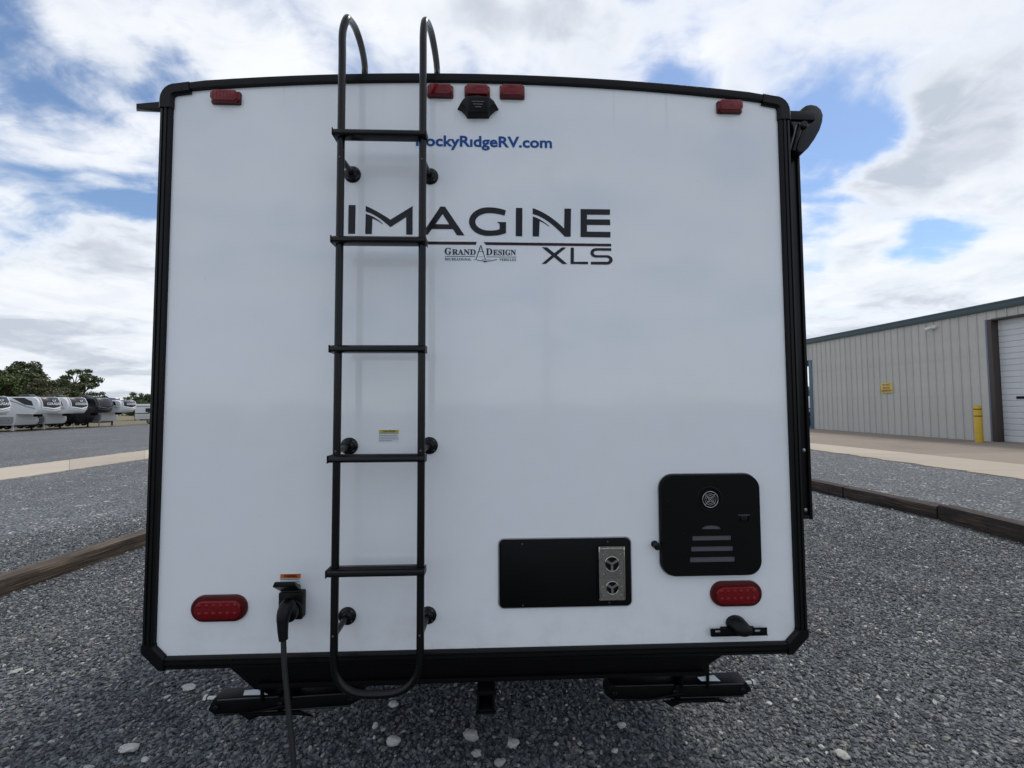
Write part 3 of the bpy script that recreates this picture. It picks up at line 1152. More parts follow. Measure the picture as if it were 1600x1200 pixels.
def corner_cap(idx, ends):
    """idx: outline points, ends: how far the cap runs on along the straight sides"""
    vs, fs = [], []
    lines = [outline(s[0]) for s in CAPS]
    n = len(CAPS)
    pts = []
    a, b = idx[0], idx[-1]
    da = Vector(lines[0][idx[0]]) - Vector(lines[0][(idx[0] - 1)])
    db = Vector(lines[0][(idx[-1] + 1) % len(lines[0])]) - Vector(lines[0][idx[-1]])
    da.normalize()
    db.normalize()
    rows = [(idx[0], -da * ends[0])] + [(i, Vector((0, 0))) for i in idx] + [(idx[-1], db * ends[1])]
    for i, off in rows:
        for k, (o_, y) in enumerate(CAPS):
            p = Vector(lines[k][i]) + off
            if off.length > 1e-6:
                dd = off.normalized()
                p0 = Vector(lines[0][i]) + off
                p = p + dd * (p0 - p).dot(dd)
            vs.append((p.x, y, p.y))
    for i in range(len(rows) - 1):
        for k in range(n):
            k2 = (k + 1) % n
            fs.append((i * n + k, (i + 1) * n + k, (i + 1) * n + k2, i * n + k2))
    fs.append(tuple(range(n)))
    fs.append(tuple((len(rows) - 1) * n + k for k in range(n - 1, -1, -1)))
    return G().add(vs, fs).build('corner_cap', TRIM, trailer, smooth=40)


corner_cap(iTL, (0.035, 0.045))
corner_cap(iTR, (0.045, 0.035))
corner_cap(iBR, (0.03, 0.02))
corner_cap(iBL, (0.02, 0.03))

# screws in the mouldings
g = G()
for (x, y) in ((257, 157), (284, 139), (1206, 153), (360, 1031), (1222, 182), (1252, 1001), (236, 1010), (1232, 1010), (900, 1017)):
    p = at(x, y, -0.016)
    g.lathe((p.x, -0.012, p.z), (0, -1, 0), [(0.0035, 0), (0.0035, 0.003), (0.002, 0.0045)], 8)
small(g.build('screw', TRIM, trailer))

# roof edge on each side and the gutter spouts
for sx in (-1, 1):
    G().box(sx * 1.222, sx * 1.236, 0.06, YE, Z1 - 0.075, Z1 - 0.03).build('roof_gutter', TRIM, trailer, bevel=.003)
q8 = [at(213, 170, .07), at(259, 169, .07), at(259, 158, .07), at(213, 162, .07), at(213.5, 174, .10), at(259, 176, .10), at(259, 160, .10), at(213.5, 164, .10)]
g = G().add([tuple(p) for p in q8], [(0, 1, 2, 3), (7, 6, 5, 4), (0, 3, 7, 4), (1, 5, 6, 2), (0, 4, 5, 1), (3, 2, 6, 7)])
g.build('gutter_spout', PLASTIC, trailer)

# under frame
zl = at(700, 1064, 0.05).z
g = G()
pL0, pL1 = P2(344, 1040, 0.05), P2(398, 1078, 0.05)
pR0, pR1, pR2 = P2(1150, 1018, 0.05), P2(1107, 1041, 0.05), P2(1106, 1055, 0.05)
g.prism([(pL0[0], Z0 - .004), (pL1[0], pL1[1]), (pR2[0], pR2[1]), (pR1[0], pR1[1] + .004), (pR0[0], Z0 - .004)], 0.05, 0.13)
g.build('rear_crossmember', FRAME, trailer, bevel=.003)
G().box(pL1[0] + .02, pR2[0] - .02, 0.035, 0.05, zl + .004, zl + .018).build('crossmember_lip', FRAME, trailer)
for x in (-0.72, 0.72):
    G().box(x - .04, x + .04, 0.13, YE, zl + .01, Z0 - .004).build('frame_rail', FRAME, trailer)
# hitch receiver
a, b = P2(745, 1067, 0.0), P2(773, 1112, 0.0)
g = G()
w = (b[0] - a[0])
zc0, zc1 = P2(745, 1084, 0.0)[1], b[1]
g.box(a[0] + .003, b[0] - .003, 0.09, 0.13, zc0, zl)
t = .008
g.box(a[0], a[0] + t, 0.0, 0.30, zc1, zc0)
g.box(b[0] - t, b[0], 0.0, 0.30, zc1, zc0)
g.box(a[0] + t, b[0] - t, 0.0, 0.30, zc0 - t, zc0)
g.box(a[0] + t, b[0] - t, 0.0, 0.30, zc1, zc1 + t)
g.box(a[0] - .004, b[0] + .004, -0.006, 0.006, zc0, zc0 + .010)
g.box(a[0] - .004, b[0] + .004, -0.006, 0.006, zc1 - .006, zc1)
g.build('hitch_receiver', FRAME, trailer, bevel=.0015)


def jack(tilt, xs, ys, mirror, label_quad, tip):
    """folded scissor stabilizer under a rear corner; xs, ys: its ends in the photograph"""
    YJ = 0.24
    a, b = P2(xs[0], ys[0], YJ), P2(xs[1], ys[1], YJ)
    L = b[0] - a[0]
    cz = (a[1] + b[1]) / 2
    dz = (b[1] - a[1])

    def zz(t):
        return a[1] + dz * t
    h = 0.031
    # two folded channels, one above the other, meeting at the screw
    g = G()
    outer = [(a[0], zz(0) - h * .4), (a[0] + .02, zz(0) + h), (a[0] + L * .47, zz(.47) + h * 1.0), (a[0] + L * .47, zz(.47) - h * .9), (a[0] + .03, zz(0) - h * 1.1)]
    g.prism(outer, YJ - .035, YJ + .035)
    j = g.build('stabilizer_jack', FRAME, trailer, bevel=.006)
    g = G()
    outer = [(b[0], zz(1) - h * .2), (b[0] - .025, zz(1) + h * .95), (b[0] - L * .53, zz(.47) + h * .8), (b[0] - L * .53, zz(.47) - h), (b[0] - .05, zz(1) - h)]
    g.prism(outer, YJ - .038, YJ + .038)
    g.build('jack_arm', FRAME, j, bevel=.006)
    g = G()
    g.tube([(a[0] + .03, YJ - .036, zz(0) - h * .95), (a[0] + L * .3, YJ - .040, zz(.3) - h * .9), (a[0] + L * .52, YJ - .041, zz(.5) - h * .2)], .004, 6)
    g.tube([(a[0] + L * .1, YJ, zz(.1)), (b[0] - .02, YJ, zz(1))], .010, 8)
    g.build('jack_screw', FRAME, j)
    g = G()
    for dz_ in (-.9, .85):
        g.tube([(a[0] + .04, YJ - .037, zz(0) + h * dz_), (a[0] + L * .46, YJ - .037, zz(.47) + h * dz_)], .0035, 6)
        g.tube([(b[0] - .04, YJ - .040, zz(1) + h * dz_ * .9), (b[0] - L * .50, YJ - .040, zz(.47) + h * dz_ * .9)], .0035, 6)
    small(g.build('jack_highlight_rim', POWDER, j))  # glossier edge tubes added to give the arms highlight lines
    for t_b in (.06, .47, .93):
        G().lathe((a[0] + L * t_b, YJ - .036, zz(t_b)), (0, -1, 0), [(.011, 0), (.011, .005), (.006, .009)], 6).build('pivot_bolt', PLASTIC, j, smooth=0)
    # hanging bracket and folded foot
    cx = a[0] + L * (.60 if mirror else .45)
    g = G()
    g.box(cx - .06, cx - .05, YJ - .05, YJ + .05, zz(.5) + h * .4, zl + .01)
    g.box(cx + .05, cx + .06, YJ - .05, YJ + .05, zz(.5) + h * .4, zl + .01)
    g.box(cx - .09, cx + .09, YJ - .055, YJ + .055, zl + .002, zl + .010)
    g.build('jack_bracket', FRAME, j, bevel=.001)
    g = G()
    g.prism([(cx - .14, zz(.5) - h * 1.0), (cx + .10, zz(.5) - h * .9), (cx + .15, zz(.5) - h * 1.55), (cx + .09, zz(.5) - h * 1.3), (cx - .06, zz(.5) - h * 1.3), (cx - .10, zz(.5) - h * 1.8)], YJ - .05, YJ - .042)
    g.prism([(cx - .12, zz(.5) - h * 1.0), (cx + .08, zz(.5) - h * .9), (cx + .12, zz(.5) - h * 1.4), (cx - .09, zz(.5) - h * 1.6)], YJ + .042, YJ + .05)
    g.box(cx - .10, cx + .09, YJ - .05, YJ + .05, zz(.5) - h * 1.28, zz(.5) - h * 1.15)
    g.build('jack_foot', FRAME, j, bevel=.001)
    # sticker and drive nut
    q = [at(x, y, YJ - .03) for x, y in label_quad]
    zt_ = max(p.z for p in q)
    g = G()
    vs = [(p.x, YJ - .0395, p.z) for p in q]
    vb = [(p.x, YJ - .036, p.z) for p in q]
    g.add(vs + vb, [(0, 1, 2, 3), (7, 6, 5, 4), (0, 4, 5, 1), (1, 5, 6, 2), (2, 6, 7, 3), (3, 7, 4, 0)])
    g.build('sticker', STICKER, j)
    t_ = at(tip[0], tip[1], YJ)
    g = G()
    sgn = 1 if tip[0] > 700 else -1
    g.lathe((t_.x - sgn * .05, YJ, t_.z), (sgn, 0, 0), [(.008, 0), (.008, .055), (.013, .058), (.013, .070), (.006, .074)], 6)
    g.build('drive_nut', SCREW, j, smooth=0)


jack(0, (333, 568), (1096, 1082), False, [(384, 1077), (404, 1075), (420, 1083), (382, 1084)], (327, 1091))
jack(0, (943, 1168), (1074, 1068), True, [(1088, 1056), (1114, 1053), (1124, 1062), (1094, 1062)], (1172, 1067))

# wheels and roof gear, hidden behind the rear wall from the photograph's side
for x in (-1.05, 1.05):
    for y in (4.3, 5.2):
        tz = ground_z(x) + .35
        tz0 = tz
        g = G().lathe((x - .1, y, tz0), (1, 0, 0), [(.20, 0), (.33, 0.01), (.352, .04), (.352, .17), (.33, .20), (.20, .21)], 28)
        wl = g.build('wheel', TYRE, trailer)
        G().lathe((x - .1, y, tz0), (1, 0, 0), [(.05, -.012), (.19, -.006), (.20, .02), (.20, .19), (.19, .216), (.05, .222)], 20).build('rim', ALLOY, wl)
for y in (4.3, 5.2):
    G().tube([(-1.0, y, ground_z(0) + .35), (1.0, y, ground_z(0) + .35)], .035, 8).build('axle', FRAME, trailer)
G().box(-.06, .06, 8.6, 9.7, .42, .52).box(-.02, .02, 9.45, 9.5, 0.02, .45).box(-.08, .08, 9.4, 9.55, 0.0, 0.02).build('tongue', FRAME, trailer)

# ---- ladder
SL = -0.117
xl_ = [P2(534, 130, SL)[0], P2(527.5, 600, SL)[0], P2(523, 960, SL)[0]]
xr_ = [P2(661, 130, SL)[0], P2(658.5, 600, SL)[0], P2(657, 960, SL)[0]]
XL, XR = sum(xl_) / 3, sum(xr_) / 3
zbot = P2(590, 1085, SL)[1]
ztop = P2(541, 30, SL)[1]
ztop2 = P2(663, 34, SL)[1]
pa = at(570, 119, 0.16)
pb = at(682, 118, 0.16)
LR = 0.0132


def hook(x, zt):
    # from the rail top over and down on to the roof
    e = topz(x) + .012
    return [(x, SL, e - .05), (x, SL, zt - .03), (x, SL + .02, zt - .008), (x, SL + .055, zt - .002), (x, SL + .10, zt - .03), (x, SL + .19, zt - .12),
            (x, SL + .27, zt - .24), (x, SL + .30, e)]


tl_, tr_ = at(570, 119, .20), at(683, 119, .20)
hl = smooth_path([(XL, SL, ztop - .14), (XL, SL, ztop - .05), at(541.5, 30.5, SL + .012), at(547, 32, -.065), at(556, 46, .0), at(564.5, 72, .07), at(569.5, 99, .15), tl_,
                  (tl_.x, .205, topz(XL) + .006)], 6)
hr = smooth_path([(XR, SL, ztop2 - .14), (XR, SL, ztop2 - .05), at(663.5, 34.5, SL + .012), at(668, 36, -.065), at(674, 52, .0), at(679.5, 80, .08), at(682.5, 103, .15), tr_,
                  (tr_.x, .205, topz(XR) + .006)], 6)
bot = fillet([(XL, SL, zbot + .35), (XL, SL, zbot), (XR, SL, zbot), (XR, SL, zbot + .35)], .125, 12)
path = list(reversed(hl)) + [Vector((XL, SL, z)) for z in np.linspace(ztop - .14, zbot + .36, 8)] + bot + \
    [Vector((XR, SL, z)) for z in np.linspace(zbot + .36, ztop2 - .14, 8)] + hr
ladder = G().tube(path, LR, 16).build('ladder', POWDER, trailer, smooth=50)
RUNGS = [212.5, 377.5, 546, 716, 892]
for yy in RUNGS:
    zc = P2(590, yy, SL)[1]
    g = G()
    # stepped tread with a turned-down lip
    xa, xb = XL - .021, XR + .014
    prof = [(-.027, -.005), (-.026, .006), (-.020, .0105), (.018, .0105), (.022, .007), (.022, -.004), (.012, -.0125), (-.017, -.0125), (-.024, -.010)]
    n = len(prof)
    vs = [(xa, SL + y, zc + z) for y, z in prof] + [(xb, SL + y, zc + z) for y, z in prof]
    g.add(vs, [tuple(range(n)), tuple(range(2 * n - 1, n - 1, -1))] + [(i, (i + 1) % n, (i + 1) % n + n, i + n) for i in range(n)])
    r = g.build('rung', POWDER, ladder, bevel=.0012, smooth=25)
    g = G()
    for k in range(5):
        y = SL - .018 + k * .009
        g.box(xa + .004, xb - .004, y, y + .004, zc + .011, zc + .0128)
    g2 = g
    for xe in (xa, xb):
        g2.box(xe - .0025 if xe == xa else xe, xe if xe == xa else xe + .0025, SL - .028, SL + .023, zc - .0135, zc + .0125)
    g2.build('rung_cap', PLASTIC, ladder, bevel=.0008)
for (px, py, rx) in ((551, 273, XL), (672, 276, XR), (546, 697, XL), (671, 696, XR), (543, 962, XL), (668.5, 961, XR)):
    c = at(px, py, 0)
    g = G()
    g.lathe((c.x, 0, c.z), (0, -1, 0), [(.032, 0), (.032, .004), (.029, .007), (.020, .009), (.017, .016), (.0125, .018), (.012, .022)], 24)
    e = Vector((rx + .002, SL, c.z - .006))
    g.tube([(c.x, -.012, c.z), (c.x + (e.x - c.x) * .35, SL * .35, c.z - .001), tuple(e)], .0105, 12)
    g.build('standoff', POWDER, ladder, smooth=40)
    g = G()
    for k in range(4):
        w = R(45 + 90 * k)
        g.lathe((c.x + .024 * math.cos(w), -.006, c.z + .024 * math.sin(w)), (0, -1, 0), [(.0032, 0), (.0032, .002), (.002, .0032)], 8)
    g.lathe((rx, SL - LR + .001, c.z - .006), (0, -1, 0), [(.0035, 0), (.0035, .002), (.002, .0032)], 8)
    small(g.build('screw', DULLGREY, ladder))
for x, yv in ((532, 128), (661, 96)):
    pass

# ---- red marker lamps
for (x0, x1, y0, y1, sk) in ((329.5, 374.5, 139.5, 160.5, 1), (666.5, 708.5, 130, 150.5, 0), (725, 766, 131, 150.5, 0), (780, 820.5, 130.5, 152.5, 0), (1120, 1161.5, 154.5, 175.5, 1)):
    cxp, cyp = (x0 + x1) / 2, (y0 + y1) / 2
    c = at(cxp, cyp, -.012)
    w = (x1 - x0) * 1.64 / FPX / 2
    h = (y1 - y0) * 1.63 / FPX / 2 * .97
    Zc = c.z - .003
    base = rounded(c.x - w, c.x + w, Zc - h, Zc + h, .006, 3)
    g = G().prism(base, -.008, .001)
    ml = g.build('marker_light', REDBASE, trailer, bevel=.001)
    ww, hh = w * .985, h * .97
    octo = [(c.x - ww, Zc - hh * .45), (c.x - ww * .80, Zc - hh), (c.x + ww * .80, Zc - hh), (c.x + ww, Zc - hh * .45), (c.x + ww, Zc + hh * .45), (c.x + ww * .80, Zc + hh),
            (c.x - ww * .80, Zc + hh), (c.x - ww, Zc + hh * .45)]
    fr = [(c.x + (x - c.x) * .93, Zc + (z - Zc) * .86) for x, z in octo]
    G().prism(octo, -.024, -.006, fr).build('lens', REDLENS, ml, bevel=.0025)
    g = G()
    for k in range(7):
        xx = c.x - ww * .72 + k * ww * .24
        g.box(xx - .0009, xx + .0009, -.0246, -.0235, Zc - hh * .62, Zc + hh * .62)
    small(g.build('lens_rib', REDDEEP, ml))

# ---- rear camera housing under the middle lamp
zo = lambda x, y: P2(500 + x / 4, y / 4, -.02)
poly = [zo(*p) for p in ((852, 663), (872, 636), (908, 604), (985, 596), (1072, 612), (1104, 640), (1120, 665), (1096, 676), (1065, 704), (1055, 722), (918, 722), (904, 700), (880, 676))]
front = [zo(*p) for p in ((880, 660), (895, 636), (918, 616), (985, 610), (1060, 622), (1086, 645), (1096, 663), (1080, 672), (1055, 694), (1048, 712), (926, 712), (914, 692), (898, 672))]
cm = G().prism(poly, -.034, .001, front).build('camera_mount', PLASTIC, trailer, bevel=.0025)
a, b = zo(930, 622), zo(1050, 706)
g = G()
g.box(a[0], b[0], -.0355, -.030, b[1], a[1])
g.build('camera_cover', SATIN, cm, bevel=.003)
g = G()
for k, (x0, x1) in enumerate(((950, 1026), (958, 1018), (970, 1010))):
    q0, q1 = zo(x0, 650 + k * 16), zo(x1, 658 + k * 16)
    g.box(q0[0], q1[0], -.038, -.035, q1[1], q0[1])
small(g.build('cover_rib', DULLGREY, cm, bevel=.001))

# ---- oval tail lamps
for (x0, x1, y0, y1) in ((297, 385.5, 930.5, 972.5), (1111, 1191.5, 908.5, 948.5)):
    a, b = P2(x0, (y0 + y1) / 2, -.01), P2(x1, (y0 + y1) / 2, -.01)
    zt, zb2 = P2((x0 + x1) / 2, y0, -.01)[1], P2((x0 + x1) / 2, y1, -.01)[1]
    h = (zt - zb2) / 2
    rim = rounded(a[0], b[0], zb2, zt, h * .985, 10)
    tl = G().prism(rim, -.010, .001, inset(rim, .002)).build('tail_light', REDBASE, trailer, bevel=.001)
    lens = rounded(a[0] + .016, b[0] - .016, zb2 + .012, zt - .016, (h - .015) * .97, 10)
    G().prism(lens, -.019, -.010, inset(lens, .004)).build('lens', REDLENS, tl, bevel=.0015)
    g = G()
    lw = (b[0] - a[0] - .05)
    for r_ in range(2):
        for k in range(6):
            cx = a[0] + .025 + lw * (k + .5) / 6
            cz = zb2 + h * (.72 + .58 * r_)
            g.lathe((cx, -.0185, cz), (0, -1, 0), [(.0075, 0), (.0055, .0015), (.002, .0022)], 10)
    small(g.build('led', REDDEEP, tl))

# ---- furnace panel with chrome vent
a, b = P2(780, 843, -.01), P2(987, 948, -.01)
zt = (P2(780, 845, -.01)[1] + P2(985, 840.5, -.01)[1]) / 2
zb2 = (P2(781, 951, -.01)[1] + P2(986, 946, -.01)[1]) / 2
fp = G().prism(rounded(a[0], b[0], zb2, zt, .018, 5), -.010, .001).build('furnace_panel', SATIN, trailer, bevel=.002)
SEAL = mat('grey_sealant', (0.42, 0.42, 0.41), 0.5)
ro = rounded(a[0] - .0035, b[0] + .0035, zb2 - .0035, zt + .0035, .021, 5)
G().tube([(x, -.0012, z) for x, z in ro + ro[:1]], .0022, 6, cap=False).build('sealant', SEAL, fp)
zv = lambda x, y: P2(900 + x / 10.909, 840 + y / 10.909, -.015)
vx0, vx1, vzt, vzb = zv(388, 500)[0], zv(822, 500)[0], zv(600, 140)[1], zv(600, 1055)[1]
H1c, H2c = zv(606, 440), zv(612, 845)
r1, r2 = (zv(720, 440)[0] - H1c[0]), (zv(712, 845)[0] - H2c[0])


def plate_with_holes(name, outer, holes, y0, y1, m, parent):
    cu = bpy.data.curves.new(name, 'CURVE')
    cu.dimensions = '2D'
    cu.fill_mode = 'BOTH'
    for sp in [outer] + holes:
        s = cu.splines.new('POLY')
        s.points.add(len(sp) - 1)
        for p, (x, z) in zip(s.points, sp):
            p.co = (x, z, 0, 1)
        s.use_cyclic_u = True
    cu.extrude = abs(y1 - y0) / 2
    ob = bpy.data.objects.new(name, cu)
    C.objects.link(ob)
    bpy.context.view_layer.update()
    me = bpy.data.meshes.new_from_object(ob.evaluated_get(bpy.context.evaluated_depsgraph_get()))
    bpy.data.objects.remove(ob)
    vs = [(v.co.x, (y0 + y1) / 2 - v.co.z, v.co.y) for v in me.vertices]
    fs = [tuple(p.vertices) for p in me.polygons]
    bpy.data.meshes.remove(me)
    bpy.data.curves.remove(cu)
    return G().add(vs, fs).build(name, m, parent, smooth=30)


def wedge(c, r, a0, a1, gap, n=10):
    pts = []
    mid = R((a0 + a1) / 2)
    cc = (c[0] + gap * math.cos(mid), c[1] + gap * math.sin(mid))
    pts.append(cc)
    for k in range(n + 1):
        w = R(a0 + (a1 - a0) * k / n)
        pts.append((cc[0] + (r - gap * .6) * math.cos(w), cc[1] + (r - gap * .6) * math.sin(w)))
    return pts


holes = []
for c, r in ((H1c, r1), (H2c, r2)):
    for a0 in (33, 153, 273):
        holes.append(wedge(c, r, a0 + 1, a0 + 114, .0045))
G().box(vx0 + .004, vx1 - .004, -.0115, -.0105, vzb + .004, vzt - .004).build('vent_throat', HOLE, fp)
vent = plate_with_holes('exhaust_vent', rounded(vx0, vx1, vzb, vzt, .008, 4), holes, -.021, -.017, CHROME, fp)
g = G()
g.prism(rounded(vx0 - .0012, vx1 + .0012, vzb - .0012, vzb + .006, .003, 3), -.0205, -.0105)
g.box(vx0 - .0012, vx0 + .004, -.0235, -.0105, vzb + .006, vzt)
g.box(vx1 - .004, vx1 + .0012, -.0235, -.0105, vzb + .006, vzt)
g.box(vx0 + .004, vx1 - .004, -.025, -.0105, vzt - .014, vzt - .006)
g.build('vent_rim', CHROME, fp, bevel=.001)
for c, r in ((H1c, r1), (H2c, r2)):
    pth = [(c[0] + r * 1.06 * math.cos(R(k * 15)), -.0215, c[1] + r * 1.06 * math.sin(R(k * 15))) for k in range(25)]
    G().tube(pth, .0018, 6, cap=False).build('vent_ring', CHROME, fp)
g = G()
for p in ((460, 285), (748, 280), (466, 615), (756, 608), (470, 982), (762, 972), (452, 835), (775, 828)):
    c = zv(*p)
    g.lathe((c[0], -.021, c[1]), (0, -1, 0), [(.003, 0), (.0028, .0014), (.0012, .002)], 8)
small(g.build('rivet', SCREW, fp))
for t_, (xa, ya, xb, sz) in {'CAUTION': (500, 645, 725, .0035), 'HOT - DO NOT TOUCH': (440, 692, 785, .0028)}.items():
    p0, p1 = zv(xa, ya), zv(xb, ya)
    put_text('lettering', t_, SCREW, fp, (p0[0], -.0212, p0[1]), (1, 0, 0), (0, 0, 1), width=p1[0] - p0[0], height=sz * 1.3, bold=.01)
g = G()
for x, y in ((816, 850), (949.5, 846.5), (817, 946), (952, 941.5)):
    c = P2(x, y, -.01)
    g.lathe((c[0], -.010, c[1]), (0, -1, 0), [(.0028, 0), (.0028, .001), (.0012, .0018)], 8)
small(g.build('screw', DULLGREY, fp))

# ---- water heater door
zw = lambda x, y, Y=-.012: P2(1020 + x / 6.6667, 730 + y / 6.6667, Y)
x0_, x1_ = (zw(72, 400)[0] + zw(95, 900)[0]) / 2, (zw(1095, 400)[0] + zw(1120, 900)[0]) / 2
zt, zb2 = (zw(150, 83)[1] + zw(950, 75)[1]) / 2, (zw(240, 1132)[1] + zw(1000, 1108)[1]) / 2
gc = zw(580, 328)
slots = []
sc_ = [(400, 808, 710, 752), (388, 826, 820, 864), (376, 846, 930, 976)]
for xa, xb, ya, yb in sc_:
    p, q_ = zw(xa, ya), zw(xb, yb)
    slots.append(rounded(p[0], q_[0], q_[1], p[1], .0022, 3))
hm = [zw(498, 640)] + [zw(600 - 102 * math.cos(R(a)), 640 - 42 * math.sin(R(a))) for a in range(10, 171, 16)] + [zw(702, 640)]
rg = zw(580 + 122, 328)[0] - gc[0]
circ = [(gc[0] + rg * math.cos(R(k * 12)), gc[1] + rg * math.sin(R(k * 12))) for k in range(30)]
lq0, lq1 = zw(880, 492), zw(985, 556)
latch_hole = [(lq0[0], lq0[1]), (lq0[0], lq1[1]), (lq1[0], lq1[1]), (lq1[0], lq0[1])]
wh = plate_with_holes('water_heater_door', rounded(x0_, x1_, zb2, zt, .052, 8), slots + [hm, circ, latch_hole], -.022, -.016, SATIN, trailer)
rim_ = rounded(x0_ - .0015, x1_ + .0015, zb2 - .0015, zt + .0015, .053, 8)
G().prism(rim_, -.0165, .001).build('door_surround', SATIN, wh, bevel=.0015)
ro = rounded(x0_ - .004, x1_ + .004, zb2 - .004, zt + .004, .055, 8)
G().tube([(x, -.0012, z) for x, z in ro + ro[:1]], .0022, 6, cap=False).build('sealant', SEAL, wh)
# grey liner seen through the slots, black liner behind the grille
lz0, lz1 = zw(600, 1000)[1], zw(600, 585)[1]
G().box(zw(350, 500)[0], zw(860, 500)[0], -.0177, -.0168, lz0, lz1).build('slot_liner', DULLGREY, wh)
G().lathe((gc[0], -.0175, gc[1]), (0, -1, 0), [(rg * 1.12, -.001), (rg * 1.12, .004), (rg * 1.0, .0062), (rg * .86, .0050), (rg * .8, .001)], 32).build('grille_cup', SATIN, wh)
rr_ = zw(580 + 80, 328)[0] - gc[0]
g = G()
for f_ in (1.0, .70, .48, .26):
    g.tube([(gc[0] + rr_ * f_ * math.cos(R(k * 15)), -.026, gc[1] + rr_ * f_ * math.sin(R(k * 15))) for k in range(25)], .0016 if f_ == 1 else .0009, 6, cap=False)
for a_ in (45, 135):
    dx, dz = rr_ * math.cos(R(a_)), rr_ * math.sin(R(a_))
    g.tube([(gc[0] - dx, -.0255, gc[1] - dz), (gc[0] + dx, -.0255, gc[1] + dz)], .001, 6)
g.build('round_grille', SCREW, wh)
G().box(lq0[0] + .002, lq1[0] - .002, -.019, -.017, lq1[1] + .001, lq0[1] - .001).box(lq0[0] + .007, lq1[0] - .006, -.024, -.018, lq1[1] + .002, lq0[1] - .003).build('latch', PLASTIC, wh, bevel=.0006)
G().box(lq0[0] - .002, lq1[0] + .003, -.0245, -.021, lq0[1] - .001, lq0[1] + .0015).build('latch_lip', DULLGREY, wh)
g = G()
for p in ((150, 345), (152, 438), (157, 765), (160, 858), (310, 685), (313, 878), (900, 672), (907, 865)):
    c = zw(*p)
    g.lathe((c[0], -.022, c[1]), (0, -1, 0), [(.0026, 0), (.0026, .001), (.0012, .0016)], 8)
small(g.build('screw', PLASTIC, wh))
# door bumper knob beside it
c = at(1025.5, 852.5, -.02)
G().lathe((c.x, .001, c.z), (0, -1, 0), [(.013, 0), (.013, .006), (.009, .010), (.009, .022), (.0135, .026), (.0135, .034), (.009, .038)], 18).build('door_bumper', PLASTIC, trailer)

# ---- number plate bracket with its lamp
a, b = P2(1110, 985, -.015), P2(1198, 985, -.015)
zt, zb2 = P2(1150, 981.5, -.015)[1], P2(1150, 991, -.015)[1]
s1 = (P2(1117, 984.5, -.015), P2(1126, 988, -.015))
s2 = (P2(1179, 983.5, -.015), P2(1188, 987, -.015))
pb_ = plate_with_holes('plate_bracket', [(a[0], zb2), (b[0], zb2), (b[0], zt), (a[0], zt)],
                       [rounded(s[0][0], s[1][0], s[1][1], s[0][1], .002, 3) for s in (s1, s2)], -.018, -.014, FRAME, trailer)
g = G()
g.box(a[0] + .045, b[0] - .045, -.014, .001, zb2 + .002, zt)
g.box(a[0], b[0], -.024, -.014, zb2 - .003, zb2 - .0002)
g.build('bracket_fold', FRAME, pb_, bevel=.0008)
c = at(1153, 975, -.02)
g = G()
vs, fs = [], []
n, mrow = 16, 8
for j in range(mrow + 1):
    t = j / mrow
    # hood leaning down to the right
    y = .001 - .052 * t
    rx = .037 - .008 * t * t
    rz = .028 - .008 * t * t
    cx, cz = c.x + .014 * t * t, c.z - .004 - .012 * t * t
    if j == mrow:
        rx, rz, y = rx * .6, rz * .6, y - .003
    for k in range(n):
        w = 2 * math.pi * k / n
        vs.append((cx + rx * math.cos(w), y, cz + rz * math.sin(w)))
for j in range(mrow):
    for k in range(n):
        k2 = (k + 1) % n
        fs.append((j * n + k, j * n + k2, (j + 1) * n + k2, (j + 1) * n + k))
fs += [tuple(range(n - 1, -1, -1)), tuple(mrow * n + k for k in range(n))]
g.add(vs, fs).build('plate_lamp', PLASTIC, pb_, smooth=60)

# ---- power inlet
zi = lambda x, y, Y=0.0: P2(380 + x / 7.2727, 880 + y / 7.2727, Y)
a, b = zi(415, 322, -.02), zi(682, 628, -.02)
inl = G().prism(rounded(a[0], b[0], b[1], a[1], .006, 4), -.028, .001).build('power_inlet', PLASTIC, trailer, bevel=.002)
pc = zi(560, 520, -.03)
G().lathe((pc[0], -.028, pc[1]), (0, -1, 0), [(.036, 0), (.036, .006), (.033, .008), (.033, .012)], 28).build('inlet_ring', PLASTIC, inl)
# flipped-up lid: a shallow box hinged at the top, reaching out and slightly up
A = zi(430, 312, -.028)
Bx = zi(660, 300, -.028)[0]
zl_ = a[1]
oY, iY = -.105, -.028
q8 = [at(425, 917.5, oY), at(463, 916, oY), at(460, 908.5, oY), at(429, 909, oY), at(437, 924, iY), at(470.5, 923, iY), at(470.5, 914, iY), at(437, 915, iY)]
G().add([tuple(p) for p in q8], [(0, 1, 2, 3), (7, 6, 5, 4), (0, 4, 5, 1), (1, 5, 6, 2), (2, 6, 7, 3), (3, 7, 4, 0)]).build('inlet_lid', PLASTIC, inl, bevel=.003)
G().tube([(A[0] + .004, -.026, zl_ + .002), (Bx - .004, -.026, zl_ + .002)], .005, 8).build('hinge', PLASTIC, inl)

